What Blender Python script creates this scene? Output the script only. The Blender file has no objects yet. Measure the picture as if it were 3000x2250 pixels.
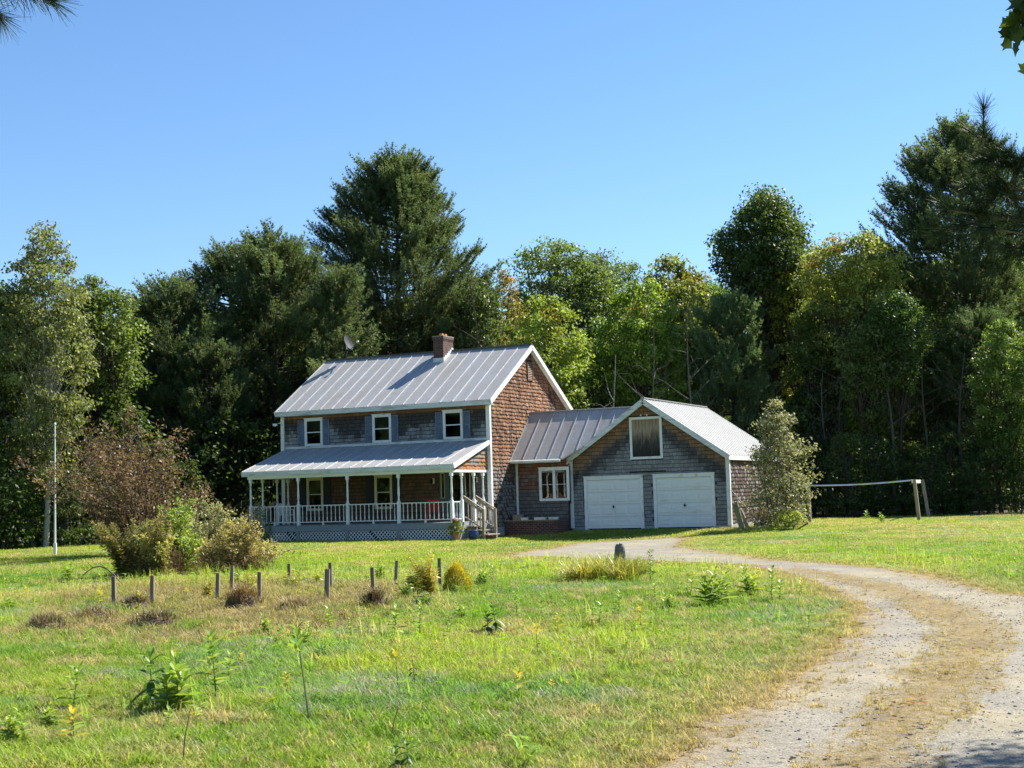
import bpy, math, numpy as np
from mathutils import Matrix, Vector
R = math.radians
sc = bpy.context.scene
COL = sc.collection
# ------------------------------------------------------------------ camera
CAM = np.array([24.995, -50.409, 1.632]); YAW, PIT, ROL, FPX = -0.4430, 0.0790, 0.0290, 4100.0
_fw = np.array([math.sin(YAW)*math.cos(PIT), math.cos(YAW)*math.cos(PIT), math.sin(PIT)])
_rt = np.array([math.cos(YAW), -math.sin(YAW), 0.0]); _up = np.cross(_rt, _fw)
_r2 = _rt*math.cos(ROL) - _up*math.sin(ROL); _u2 = _rt*math.sin(ROL) + _up*math.cos(ROL)
cd = bpy.data.cameras.new('camera'); cam = bpy.data.objects.new('camera', cd); COL.objects.link(cam)
cd.sensor_width = 36; cd.lens = FPX/3000*36; cd.clip_start = .1; cd.clip_end = 2000
M = Matrix(((_r2[0], _u2[0], -_fw[0], CAM[0]), (_r2[1], _u2[1], -_fw[1], CAM[1]), (_r2[2], _u2[2], -_fw[2], CAM[2]), (0, 0, 0, 1)))
cam.matrix_world = M; sc.camera = cam
# ------------------------------------------------------------------ sky, sun, exposure
SUN_EL, SUN_AZ = 45.5, 31.0      # azimuth from +Y towards +X
w = bpy.data.worlds.new('World'); sc.world = w; w.use_nodes = True
nt = w.node_tree; bg = nt.nodes['Background']; sky = nt.nodes.new('ShaderNodeTexSky')
sky.sky_type = 'NISHITA'; sky.sun_disc = False; sky.sun_elevation = R(SUN_EL); sky.sun_rotation = R(SUN_AZ)
sky.altitude = 0; sky.air_density = 1.0; sky.dust_density = 0; sky.ozone_density = 5.5
hu = nt.nodes.new('ShaderNodeHueSaturation'); hu.inputs['Saturation'].default_value = 1.06; nt.links.new(sky.outputs[0], hu.inputs['Color'])
nt.links.new(hu.outputs[0], bg.inputs[0]); bg.inputs[1].default_value = 0.08
ld = bpy.data.lights.new('sun', 'SUN'); sun = bpy.data.objects.new('sun', ld); COL.objects.link(sun)
ld.energy = 5.0; ld.angle = R(.5); ld.color = (1, .95, .86)
_sd = Vector((math.cos(R(SUN_EL))*math.sin(R(SUN_AZ)), math.cos(R(SUN_EL))*math.cos(R(SUN_AZ)), math.sin(R(SUN_EL))))
sun.rotation_euler = _sd.to_track_quat('Z', 'Y').to_euler(); sun.location = (0, 0, 60)
sc.view_settings.view_transform = 'Standard'; sc.view_settings.look = 'None'; sc.view_settings.exposure = 1.2; sc.view_settings.gamma = 1
sc.render.engine = 'CYCLES'
sc.cycles.use_denoising = True; sc.cycles.denoiser = 'OPENIMAGEDENOISE'; sc.cycles.denoising_prefilter = 'ACCURATE'; sc.cycles.denoising_input_passes = 'RGB_ALBEDO_NORMAL'; sc.cycles.sample_clamp_indirect = 4; sc.cycles.max_bounces = 7; sc.cycles.diffuse_bounces = 3; sc.cycles.glossy_bounces = 3; sc.cycles.transmission_bounces = 4
sc.cycles.caustics_reflective = False; sc.cycles.caustics_refractive = False
# ------------------------------------------------------------------ helpers
def sst(t): t = np.clip(t, 0, 1); return t*t*(3-2*t)
def vnoise(x, y, seed=0):
    x = np.asarray(x, float); y = np.asarray(y, float)
    xi = np.floor(x).astype(np.int64); yi = np.floor(y).astype(np.int64); fx = sst(x-xi); fy = sst(y-yi)
    def hsh(a, b):
        n = (a*374761393 + b*668265263 + seed*974634777) & 0x7fffffff
        n = ((n ^ (n >> 13))*1274126177) & 0x7fffffff
        return ((n ^ (n >> 16)) & 0xffff)/65535.0
    a = hsh(xi, yi); b = hsh(xi+1, yi); c = hsh(xi, yi+1); d = hsh(xi+1, yi+1)
    return (a*(1-fx)+b*fx)*(1-fy) + (c*(1-fx)+d*fx)*fy
def fbm(x, y, seed=0, o=3):
    s = 0; a = .5; t = 0
    for i in range(o): s = s + a*vnoise(x*2**i, y*2**i, seed+i*7); t += a; a *= .55
    return s/t
def gh(x, y):
    x = np.asarray(x, float); y = np.asarray(y, float)
    base = .12*sst((x-.2)/3)*sst((y+1.8)/4)
    base = base-.2*np.exp(-((x-4.8)/4.4)**2-((y+2.4)/4)**2)
    amp = .05*sst((-y-8)/8)
    return base + amp*(fbm(x*.5, y*.5, 3)-.5)*2
def pray(px, py):            # direction through a point of the 2212-wide view
    u = (px*3000/2212-1500)/FPX; v = (py*3000/2212-1125)/FPX
    return _fw + _r2*u - _u2*v
def P(px, py):               # ground point seen there
    d = pray(px, py); z = 0.0
    for _ in range(6):
        t = (z-CAM[2])/d[2]; p = CAM+d*t; z = float(gh(p[0], p[1]))
    return p
def PD(px, py, dist):        # point at a given distance
    d = pray(px, py); h = math.hypot(_fw[0], _fw[1]); f = (d[0]*_fw[0]+d[1]*_fw[1])/h
    return CAM + d*(dist/f)
class MB:
    def __init__(s): s.v = []; s.f = []; s.n = 0; s.c = []; s.hascol = False
    def add(s, v, f, c=None):
        v = np.asarray(v, float).reshape(-1, 3); f = np.asarray(f, np.int64)
        s.v.append(v); s.f.append(f+s.n); s.n += len(v)
        if c is not None:
            s.hascol = True; c = np.asarray(c, float)
            if c.ndim == 1: c = np.tile(c, (len(v), 1))
            s.c.append(c[:, :3])
        else: s.c.append(np.ones((len(v), 3)))
        return s
    def hexa(s, p, c=None):   # 8 points: bottom 4 ccw, top 4 ccw
        return s.add(p, [[0, 3, 2, 1], [4, 5, 6, 7], [0, 1, 5, 4], [1, 2, 6, 5], [2, 3, 7, 6], [3, 0, 4, 7]], c)
    def box(s, x0, x1, y0, y1, z0, z1, c=None):
        return s.hexa([(x0, y0, z0), (x1, y0, z0), (x1, y1, z0), (x0, y1, z0), (x0, y0, z1), (x1, y0, z1), (x1, y1, z1), (x0, y1, z1)], c)
    def beam(s, a, b, w, h, up=(0, 0, 1), c=None, w2=None, h2=None):
        a = np.array(a, float); b = np.array(b, float); d = b-a; d /= np.linalg.norm(d)
        up = np.array(up, float); sd = np.cross(d, up)
        if np.linalg.norm(sd) < 1e-6: sd = np.cross(d, (0, 1, 0))
        sd /= np.linalg.norm(sd); u = np.cross(sd, d)
        w2 = w if w2 is None else w2; h2 = h if h2 is None else h2
        p = [a-sd*w/2-u*h/2, a+sd*w/2-u*h/2, a+sd*w/2+u*h/2, a-sd*w/2+u*h/2, b-sd*w2/2-u*h2/2, b+sd*w2/2-u*h2/2, b+sd*w2/2+u*h2/2, b-sd*w2/2+u*h2/2]
        return s.hexa(p, c)
    def tube(s, pts, rad, n=8, c=None, cap=True):
        pts = np.asarray(pts, float); rad = np.broadcast_to(np.asarray(rad, float), (len(pts),))
        t = np.gradient(pts, axis=0); t /= np.linalg.norm(t, axis=1)[:, None]+1e-9
        ref = np.array([0, 0, 1.]) if abs(t[0][2]) < .9 else np.array([1., 0, 0])
        a = np.linspace(0, 2*math.pi, n, endpoint=False); V = []
        for p, d, r in zip(pts, t, rad):
            sd = np.cross(d, ref); sd /= np.linalg.norm(sd)+1e-9; u = np.cross(sd, d)
            V.append(p + r*(np.cos(a)[:, None]*sd + np.sin(a)[:, None]*u))
        m = len(pts); V = np.concatenate(V); F = []
        for i in range(m-1):
            for j in range(n): F.append([i*n+j, i*n+(j+1) % n, (i+1)*n+(j+1) % n, (i+1)*n+j])
        s.add(V, F, c)
        if cap:
            for k, off in ((0, 0), (1, (m-1)*n)):
                q = V[off:off+n]; ce = q.mean(0); vv = np.vstack([q, ce])
                s.add(vv, [[j, (j+1) % n, n] if k else [(j+1) % n, j, n] for j in range(n)], c)
        return s
    def lathe(s, cx, cy, prof, n=10, c=None, sq=False):
        a = np.linspace(0, 2*math.pi, n, endpoint=False) + (math.pi/4 if n == 4 else 0)
        V = np.array([(cx+r*math.cos(t), cy+r*math.sin(t), z) for z, r in prof for t in a]); F = []
        for i in range(len(prof)-1):
            for j in range(n): F.append([i*n+j, i*n+(j+1) % n, (i+1)*n+(j+1) % n, (i+1)*n+j])
        s.add(V, F, c); m = (len(prof)-1)*n
        s.add(V[:n], [list(range(n))[::-1]], c); s.add(V[m:m+n], [list(range(n))], c); return s
    def build(s, name, mat, parent=None, smooth=False, loc=None):
        me = bpy.data.meshes.new(name); V = np.concatenate(s.v) if s.v else np.zeros((0, 3))
        me.vertices.add(len(V)); me.vertices.foreach_set('co', V.astype(np.float32).ravel())
        if s.f:
            lt = np.concatenate([np.full(len(f), f.shape[1]) for f in s.f]); li = np.concatenate([f.ravel() for f in s.f])
            me.loops.add(len(li)); me.loops.foreach_set('vertex_index', li.astype(np.int32))
            me.polygons.add(len(lt)); st = np.concatenate([[0], np.cumsum(lt)[:-1]])
            me.polygons.foreach_set('loop_start', st.astype(np.int32)); me.polygons.foreach_set('loop_total', lt.astype(np.int32))
            me.polygons.foreach_set('use_smooth', np.full(len(lt), smooth))
        if s.hascol:
            at = me.color_attributes.new('col', 'FLOAT_COLOR', 'POINT'); cc = np.concatenate(s.c)
            at.data.foreach_set('color', np.hstack([cc, np.ones((len(cc), 1))]).astype(np.float32).ravel())
        me.update(); me.validate()
        if mat: me.materials.append(mat)
        o = bpy.data.objects.new(name, me); COL.objects.link(o)
        if parent is not None: o.parent = parent
        if loc is not None: o.location = loc
        return o
def tag(o, label=None, cat=None, group=None, kind=None):
    if label: o['label'] = label
    if cat: o['category'] = cat
    if group: o['group'] = group
    if kind: o['kind'] = kind
    return o
def empty(name, loc, label, cat, group=None, rz=0):
    o = bpy.data.objects.new(name, None); COL.objects.link(o); o.location = [float(a) for a in loc]; o.rotation_euler = (0, 0, rz)
    o.empty_display_size = .2; return tag(o, label, cat, group)
def dup(root, name, loc, label, cat, group=None, rz=0, scl=1, color=None):
    r = bpy.data.objects.new(name, None); COL.objects.link(r); r.location = [float(a) for a in loc]; r.rotation_euler = (0, 0, rz)
    r.scale = (scl, scl, scl) if not hasattr(scl, '__len__') else scl; tag(r, label, cat, group)
    for ch in list(root.children):
        c = ch.copy(); COL.objects.link(c); c.parent = r
        if color is not None and ch.name.split('.')[0] in ('crown', 'leaves', 'foliage', 'blades'): c.color = (*color, 1)
    return r
# ------------------------------------------------------------------ materials
def newmat(name):
    m = bpy.data.materials.new(name); m.use_nodes = True; m.node_tree.nodes.clear(); return m, m.node_tree.nodes, m.node_tree.links
def _mixc(N, L, fac, a, b, mode='MIX'):
    n = N.new('ShaderNodeMix'); n.data_type = 'RGBA'; n.blend_type = mode
    for sock, v in ((n.inputs[0], fac), (n.inputs[6], a), (n.inputs[7], b)):
        if isinstance(v, (int, float)): sock.default_value = v
        elif isinstance(v, tuple): sock.default_value = (*v[:3], 1)
        else: L.new(v, sock)
    return n.outputs[2]
def _noise(N, L, vec, scale, detail=3, rough=.55):
    n = N.new('ShaderNodeTexNoise'); n.inputs['Scale'].default_value = scale; n.inputs['Detail'].default_value = detail; n.inputs['Roughness'].default_value = rough
    if vec is not None: L.new(vec, n.inputs['Vector'])
    return n.outputs[0]
def _ramp(N, L, fac, stops):
    n = N.new('ShaderNodeValToRGB'); e = n.color_ramp.elements
    while len(e) < len(stops): e.new(.5)
    for i, (p, c) in enumerate(stops): e[i].position = p; e[i].color = (*c[:3], 1) if hasattr(c, '__len__') else (c, c, c, 1)
    L.new(fac, n.inputs[0]); return n.outputs[0]
def _obj(N, scale=None):
    t = N.new('ShaderNodeTexCoord'); return t.outputs['Object']
def _map(N, L, vec, scale):
    m = N.new('ShaderNodeMapping'); m.inputs['Scale'].default_value = scale; L.new(vec, m.inputs[0]); return m.outputs[0]
def solid(name, col, rough=.6, var=.15, scale=6, metal=0, bump=0, bscale=30, dirt=None, dscale=2, dthr=(.5, .7), stretch=(1, 1, 1), spec=.4):
    m, N, L = newmat(name); o = N.new('ShaderNodeOutputMaterial'); b = N.new('ShaderNodeBsdfPrincipled'); L.new(b.outputs[0], o.inputs[0])
    vec = _map(N, L, _obj(N), stretch)
    n = _noise(N, L, vec, scale, 4); f = _ramp(N, L, n, [(.3, 1-var), (.7, 1+var)])
    c = _mixc(N, L, 1.0, tuple(col), f, 'MULTIPLY')
    if dirt is not None:
        d = _noise(N, L, vec, dscale, 5, .65); dm = _ramp(N, L, d, [(dthr[0], 0), (dthr[1], 1)]); c = _mixc(N, L, dm, c, tuple(dirt))
    L.new(c, b.inputs['Base Color']); b.inputs['Roughness'].default_value = rough; b.inputs['Metallic'].default_value = metal
    b.inputs['Specular IOR Level'].default_value = spec
    if bump:
        bn = N.new('ShaderNodeBump'); bn.inputs['Strength'].default_value = bump; bn.inputs['Distance'].default_value = .02
        L.new(_noise(N, L, vec, bscale, 3), bn.inputs['Height']); L.new(bn.outputs[0], b.inputs['Normal'])
    return m
def vcol(name, rough=.8, var=.2, scale=25, bump=.4, bscale=60, stretch=(1, 1, 1), spec=.25):
    m, N, L = newmat(name); o = N.new('ShaderNodeOutputMaterial'); b = N.new('ShaderNodeBsdfPrincipled'); L.new(b.outputs[0], o.inputs[0])
    a = N.new('ShaderNodeAttribute'); a.attribute_name = 'col'; vec = _map(N, L, _obj(N), stretch)
    f = _ramp(N, L, _noise(N, L, vec, scale, 4), [(.3, 1-var), (.7, 1+var)])
    L.new(_mixc(N, L, 1.0, a.outputs[0], f, 'MULTIPLY'), b.inputs['Base Color']); b.inputs['Roughness'].default_value = rough
    b.inputs['Specular IOR Level'].default_value = spec
    if bump:
        bn = N.new('ShaderNodeBump'); bn.inputs['Strength'].default_value = bump; bn.inputs['Distance'].default_value = .02
        L.new(_noise(N, L, vec, bscale, 3), bn.inputs['Height']); L.new(bn.outputs[0], b.inputs['Normal'])
    return m
def leafmat(name, trans=.45, rough=.45, inst=False, tint=(1.2, 1.15, .65), gloss=.35, useobj=True):
    # colour = vertex colour x object colour; light passes through the leaf
    m, N, L = newmat(name); o = N.new('ShaderNodeOutputMaterial')
    a = N.new('ShaderNodeAttribute'); a.attribute_name = 'col'; c = a.outputs[0]
    if inst:
        a2 = N.new('ShaderNodeAttribute'); a2.attribute_type = 'INSTANCER'; a2.attribute_name = 'gcol'
        c = _mixc(N, L, 1.0, c, a2.outputs[0], 'MULTIPLY')
    elif useobj:
        oi = N.new('ShaderNodeObjectInfo'); c = _mixc(N, L, 1.0, c, oi.outputs['Color'], 'MULTIPLY')
    d = N.new('ShaderNodeBsdfPrincipled'); L.new(c, d.inputs['Base Color']); d.inputs['Roughness'].default_value = rough; d.inputs['Specular IOR Level'].default_value = gloss
    t = N.new('ShaderNodeBsdfTranslucent'); L.new(_mixc(N, L, 1.0, c, tint, 'MULTIPLY'), t.inputs[0])
    x = N.new('ShaderNodeMixShader'); x.inputs[0].default_value = trans; L.new(d.outputs[0], x.inputs[1]); L.new(t.outputs[0], x.inputs[2]); L.new(x.outputs[0], o.inputs[0])
    return m
MT = {}
MT['shingle'] = vcol('cedar_shingle', .85, .22, 30, .5, 40, (1, 1, .25))
MT['white'] = solid('white_trim', (.8, .82, .82), .55, .06, 5, dirt=(.42, .43, .4), dscale=3, dthr=(.55, .8))
MT['fascia'] = solid('weathered_fascia', (.66, .69, .7), .5, .1, 4, dirt=(.3, .32, .31), dscale=2.2, dthr=(.5, .72), stretch=(.6, 1, 3))
MT['cream'] = solid('cream_beam', (.78, .75, .6), .6, .06, 4, dirt=(.45, .42, .34), dthr=(.55, .85))
MT['door'] = solid('garage_door_paint', (.8, .82, .82), .45, .03, 2, dirt=(.5, .52, .5), dscale=1.5, dthr=(.55, .9), stretch=(1, 1, 2))
MT['deck'] = solid('grey_deck_boards', (.26, .29, .31), .7, .12, 6, bump=.2)
MT['wood'] = solid('weathered_wood', (.3, .245, .18), .8, .25, 8, bump=.4, bscale=40, stretch=(1, 1, .3))
MT['stake'] = solid('grey_stake_wood', (.2, .16, .115), .9, .35, 14, bump=.6, bscale=60, stretch=(1, 1, .2), dirt=(.36, .33, .28), dscale=9)
MT['dark'] = solid('dark_void', (.012, .012, .014), .9, .2, 3)
MT['shutter'] = solid('blue_grey_shutter', (.14, .185, .26), .5, .12, 5, dirt=(.09, .11, .14), dscale=4)
MT['navy'] = solid('dark_navy_shutter', (.02, .026, .045), .5, .12, 5)
MT['greydoor'] = solid('grey_green_door_paint', (.11, .13, .12), .5, .1, 4)
MT['conc'] = solid('concrete', (.3, .31, .31), .9, .15, 5, bump=.3)
MT['metal'] = solid('grey_metal', (.55, .56, .57), .35, .08, 5, metal=.6)
MT['dishm'] = solid('satellite_grey', (.07, .075, .08), .7, .05, 5, spec=.15)
MT['bluepot'] = solid('blue_glaze', (.02, .05, .16), .25, .1, 5)
MT['red'] = solid('red_plastic', (.35, .02, .02), .4, .1, 5)
MT['terra'] = solid('terracotta', (.5, .22, .11), .8, .15, 10)
MT['stone'] = solid('rough_dark_stone', (.12, .12, .115), .9, .4, 12, bump=1, bscale=18, dirt=(.22, .21, .18), dscale=8)
MT['bark'] = solid('dark_bark', (.07, .058, .045), .95, .35, 6, bump=1, bscale=14, stretch=(1, 1, .3))
MT['greybark'] = solid('grey_bark', (.11, .1, .085), .95, .35, 6, bump=1, bscale=14, stretch=(1, 1, .3), dirt=(.09, .08, .07), dscale=3)
MT['birch'] = solid('birch_bark', (.3, .29, .265), .8, .15, 5, dirt=(.06, .055, .05), dscale=5, dthr=(.55, .62), stretch=(1, 1, 2.5))
MT['leaf'] = leafmat('leaf', .5)
MT['needle'] = leafmat('pine_needle', .3, .5, tint=(1.1, 1.1, .6), gloss=.3)
MT['grass'] = leafmat('grass_blade', .5, .5, inst=True, gloss=.3)
MT['weed'] = leafmat('weed_leaf', .4, .4, gloss=.4)
MT['stem'] = solid('green_stem', (.1, .12, .04), .7, .2, 10)
MT['twig'] = solid('brown_twig', (.13, .09, .06), .9, .3, 10)
def roofmat(name, col, rust, sx):
    m, N, L = newmat(name); o = N.new('ShaderNodeOutputMaterial'); b = N.new('ShaderNodeBsdfPrincipled'); L.new(b.outputs[0], o.inputs[0])
    v = _obj(N); n1 = _noise(N, L, _map(N, L, v, (1, .35, .35)), 1.6, 5, .6); n2 = _noise(N, L, v, 14, 3)
    c = _mixc(N, L, _ramp(N, L, n1, [(.42, 0), (.72, 1)]), tuple(col), tuple(rust))
    c = _mixc(N, L, 1.0, c, _ramp(N, L, n2, [(.3, .88), (.7, 1.08)]), 'MULTIPLY')
    L.new(c, b.inputs['Base Color']); b.inputs['Metallic'].default_value = .1
    L.new(_ramp(N, L, n1, [(.3, .42), (.7, .6)]), b.inputs['Roughness'])
    bn = N.new('ShaderNodeBump'); bn.inputs['Strength'].default_value = .25; bn.inputs['Distance'].default_value = .03; L.new(_noise(N, L, v, 2.5, 2), bn.inputs['Height']); L.new(bn.outputs[0], b.inputs['Normal'])
    return m
MT['roof'] = roofmat('painted_steel_roof', (.385, .385, .38), (.33, .31, .285), 1)
MT['roof2'] = roofmat('worn_brown_steel_roof', (.44, .42, .41), (.38, .32, .28), 1)
MT['roof3'] = roofmat('ribbed_steel_roof', (.33, .33, .33), (.29, .285, .28), 1)
MT['seam'] = solid('sunlit_seam_tone', (.52, .52, .52), .45, .08, 5, metal=.2, dirt=(.4, .37, .35), dscale=4)  # lighter than the sheets: the sun they catch is put into the colour
def brickmat():
    m, N, L = newmat('old_red_brick'); o = N.new('ShaderNodeOutputMaterial'); b = N.new('ShaderNodeBsdfPrincipled'); L.new(b.outputs[0], o.inputs[0])
    s = N.new('ShaderNodeSeparateXYZ'); L.new(_obj(N), s.inputs[0]); ad = N.new('ShaderNodeMath'); L.new(s.outputs[0], ad.inputs[0]); L.new(s.outputs[1], ad.inputs[1])
    cb = N.new('ShaderNodeCombineXYZ'); L.new(ad.outputs[0], cb.inputs[0]); L.new(s.outputs[2], cb.inputs[1])
    t = N.new('ShaderNodeTexBrick'); L.new(cb.outputs[0], t.inputs[0]); t.inputs['Scale'].default_value = 1
    t.inputs['Brick Width'].default_value = .2; t.inputs['Row Height'].default_value = .075; t.inputs['Mortar Size'].default_value = .007
    t.inputs['Color1'].default_value = (.12, .045, .03, 1); t.inputs['Color2'].default_value = (.06, .025, .02, 1); t.inputs['Mortar'].default_value = (.2, .17, .15, 1)
    c = _mixc(N, L, 1.0, t.outputs[0], _ramp(N, L, _noise(N, L, _obj(N), 4, 4), [(.3, .7), (.7, 1.2)]), 'MULTIPLY')
    L.new(c, b.inputs['Base Color']); b.inputs['Roughness'].default_value = .9
    bn = N.new('ShaderNodeBump'); bn.inputs['Strength'].default_value = .5; bn.inputs['Distance'].default_value = .01; bn.invert = True; L.new(t.outputs['Fac'], bn.inputs['Height']); L.new(bn.outputs[0], b.inputs['Normal'])
    return m
MT['brick'] = brickmat()
def glassmat():
    m, N, L = newmat('window_glass'); o = N.new('ShaderNodeOutputMaterial')
    g = N.new('ShaderNodeBsdfGlossy'); g.inputs['Roughness'].default_value = .02; g.inputs[0].default_value = (.8, .85, .85, 1)
    t = N.new('ShaderNodeBsdfTransparent'); t.inputs[0].default_value = (.55, .6, .6, 1)
    fr = N.new('ShaderNodeFresnel'); fr.inputs[0].default_value = 1.75
    bn = N.new('ShaderNodeBump'); bn.inputs['Strength'].default_value = .1; bn.inputs['Distance'].default_value = .02; L.new(_noise(N, L, _obj(N), 1.5, 1), bn.inputs['Height']); L.new(bn.outputs[0], g.inputs['Normal'])
    x = N.new('ShaderNodeMixShader'); L.new(fr.outputs[0], x.inputs[0]); L.new(t.outputs[0], x.inputs[1]); L.new(g.outputs[0], x.inputs[2]); L.new(x.outputs[0], o.inputs[0]); return m
MT['glass'] = glassmat()
def boardmat():
    m, N, L = newmat('stained_boards'); o = N.new('ShaderNodeOutputMaterial'); b = N.new('ShaderNodeBsdfPrincipled'); L.new(b.outputs[0], o.inputs[0])
    v = _obj(N); n = _noise(N, L, _map(N, L, v, (6, 1, .9)), 1.5, 5, .65)
    s = N.new('ShaderNodeSeparateXYZ'); L.new(v, s.inputs[0]); mr = N.new('ShaderNodeMapRange'); L.new(s.outputs[2], mr.inputs[0]); mr.inputs[1].default_value = 2.9; mr.inputs[2].default_value = 4.6
    ad = N.new('ShaderNodeMath'); L.new(n, ad.inputs[0]); L.new(mr.outputs[0], ad.inputs[1]); ml = N.new('ShaderNodeMath'); ml.operation = 'MULTIPLY'; ml.inputs[1].default_value = .5; L.new(ad.outputs[0], ml.inputs[0])
    L.new(_ramp(N, L, ml.outputs[0], [(.3, (.02, .019, .02)), (.45, (.06, .055, .05)), (.54, (.2, .16, .12)), (.62, (.36, .28, .2)), (.8, (.24, .12, .07))]), b.inputs['Base Color']); b.inputs['Roughness'].default_value = .9
    return m
MT['board'] = boardmat()
# ------------------------------------------------------------------ driveway outline (house frame metres, read from the ground)
C5 = lambda x, y: P(1032.4+.53333*x, 1106+.53333*y)[:2]
inL = [C5(*q) for q in [(600, 1150), (800, 1037), (1010, 860), (1290, 665), (1450, 560), (1530, 480), (1560, 400), (1440, 322), (1250, 250), (1100, 216), (900, 208), (740, 200), (500, 191), (340, 186), (120, 179)]]
inR = [C5(*q) for q in [(1180, 1150), (1350, 1000), (1500, 835), (1700, 672), (1835, 570), (1870, 490), (1740, 402), (1600, 333), (1400, 272), (1280, 244), (1240, 236)]]
outL = [C5(*q) for q in [(1560, 1150), (1750, 1037), (1900, 880), (2050, 740), (2150, 610), (2165, 500), (2050, 405), (1850, 332), (1600, 272), (1400, 238), (1290, 222)]]
outR = [C5(*q) for q in [(2700, 1150), (2700, 700), (2600, 500), (2450, 395), (2230, 342), (2080, 328), (1950, 290), (1700, 240), (1330, 205), (1130, 190), (1000, 168), (800, 143), (850, 100), (640, 108), (500, 120), (330, 142), (170, 166)]]
def inpoly(x, y, poly):
    x = np.asarray(x, float); y = np.asarray(y, float); ins = np.zeros(x.shape, bool); n = len(poly)
    for i in range(n):
        x1, y1 = poly[i]; x2, y2 = poly[(i+1) % n]
        if y1 == y2: continue
        c = ((y1 > y) != (y2 > y)) & (x < (x2-x1)*(y-y1)/(y2-y1)+x1); ins ^= c
    return ins
def sdist(x, y, poly):      # signed distance, inside positive
    x = np.asarray(x, float); y = np.asarray(y, float); d = np.full(x.shape, 1e9); n = len(poly)
    for i in range(n):
        x1, y1 = poly[i]; x2, y2 = poly[(i+1) % n]; dx, dy = x2-x1, y2-y1
        t = np.clip(((x-x1)*dx+(y-y1)*dy)/(dx*dx+dy*dy+1e-9), 0, 1); d = np.minimum(d, np.hypot(x-x1-t*dx, y-y1-t*dy))
    return np.where(inpoly(x, y, poly), d, -d)
POLY_ALL = inL + outR[::-1]
POLY_MID = inR + outL[::-1]
BED = [P(*q)[:2] for q in [(40, 1300), (240, 1265), (600, 1250), (900, 1270), (960, 1310), (860, 1370), (560, 1385), (330, 1400), (40, 1390)]]
def driveway_masks(x, y):
    n = (fbm(x*1.6, y*1.6, 11)-.5)*.7
    a = sdist(x, y, POLY_ALL)+n*.6; m = sdist(x, y, POLY_MID)+n*.5
    return a, m
def ground_style(x, y):
    """dryness 0..1, yellow tint 0..1, and driveway distances"""
    a, m = driveway_masks(x, y)
    dry = np.clip((fbm(x*.35, y*.35, 21, 4)-.54)*4.0, 0, .65)
    dry = np.maximum(dry, np.clip((fbm(x*1.1, y*1.1, 25, 3)-.62)*5, 0, .6))
    bed = sdist(x, y, BED); dry = np.maximum(dry, sst((bed+.8)/1.6)*np.clip(fbm(x*1.3, y*1.3, 5, 4)*2.6-.75, 0, .85))
    edge = np.where(a < 0, np.exp(a/.45), 1); dry = np.maximum(dry, edge*.95)
    farr = sst((x-11)/4)*sst((y+16)/6)*np.clip((fbm(x*.3, y*.5, 9)-.45)*2.5, 0, .55); dry = np.maximum(dry, farr)
    green = sst((fbm(x*.22, y*.22, 41)-.3)/.4)
    return np.clip(dry, 0, 1), green, a, m, bed
def grass_colour(x, y, rnd=0):
    dry, green, a, m, bed = ground_style(x, y)
    g1 = np.array([.15, .275, .022]); g2 = np.array([.27, .37, .04]); dr = np.array([.42, .38, .2]); org = np.array([.33, .25, .12])
    c = g1+(g2-g1)*green[..., None]
    dcol = np.where((a > -.45)[..., None], org*.65+dr*.35, dr)
    bd = sst((bed+.3)/1.2)[..., None]; dcol = dcol*(1-bd)+np.array([.22, .165, .095])*bd
    return c*(1-dry[..., None])+dcol*dry[..., None], dry, a, m, bed
# ------------------------------------------------------------------ ground sheet
def axis(lo, a, b, hi, st):
    mid = np.arange(a, b+1e-6, st); l = a-np.geomspace(1, a-lo+1, 16)[::-1]+1; r = b+np.geomspace(1, hi-b+1, 16)-1
    return np.concatenate([l[:-1], mid, r[1:]])
xs = axis(-600, -32, 34, 600, .3); ys = axis(-600, -60, 26, 600, .3)
X, Y = np.meshgrid(xs, ys, indexing='ij'); Z = gh(X, Y)
gc, dry, A_, M_, B_ = grass_colour(X, Y)
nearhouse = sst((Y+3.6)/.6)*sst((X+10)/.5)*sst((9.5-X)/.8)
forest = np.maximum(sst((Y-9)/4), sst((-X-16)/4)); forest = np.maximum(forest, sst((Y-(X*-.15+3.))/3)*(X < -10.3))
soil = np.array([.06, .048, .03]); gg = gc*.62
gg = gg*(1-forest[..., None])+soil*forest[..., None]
gb = MB(); nx, ny = X.shape; idx = np.arange(nx*ny).reshape(nx, ny)
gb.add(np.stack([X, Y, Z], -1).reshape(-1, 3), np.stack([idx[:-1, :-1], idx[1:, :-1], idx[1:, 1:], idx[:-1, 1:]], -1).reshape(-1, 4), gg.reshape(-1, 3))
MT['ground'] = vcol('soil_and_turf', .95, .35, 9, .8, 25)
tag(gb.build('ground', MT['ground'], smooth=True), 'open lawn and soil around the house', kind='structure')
# driveway sheet
def rect_cells(x0, x1, y0, y1, s):
    return np.meshgrid(np.arange(x0, x1, s), np.arange(y0, y1, s), indexing='ij')
pa = np.array(POLY_ALL); DS = .12
X, Y = rect_cells(pa[:, 0].min()-.5, pa[:, 0].max()+.5, max(pa[:, 1].min(), -46), pa[:, 1].max()+.5, DS)
a, m = driveway_masks(X, Y)
track = sst((a-.02)/.35)*(1-sst((m+.1)/.4)*(Y < 99))
fine = fbm(X*3, Y*3, 77)
grav = np.array([.25, .232, .19]); sand = np.array([.31, .27, .18]); leafc = np.array([.24, .17, .08]); stripc = np.array([.22, .165, .08])
sn = sst((fbm(X*.8, Y*.8, 61)-.4)/.25)[..., None]
cc = grav*(1-sn*.7)+sand*sn*.7
edgec = np.exp(-np.clip(a, 0, 9)/.22)[..., None]*.8; cc = cc*(1-edgec)+leafc*edgec
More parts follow.
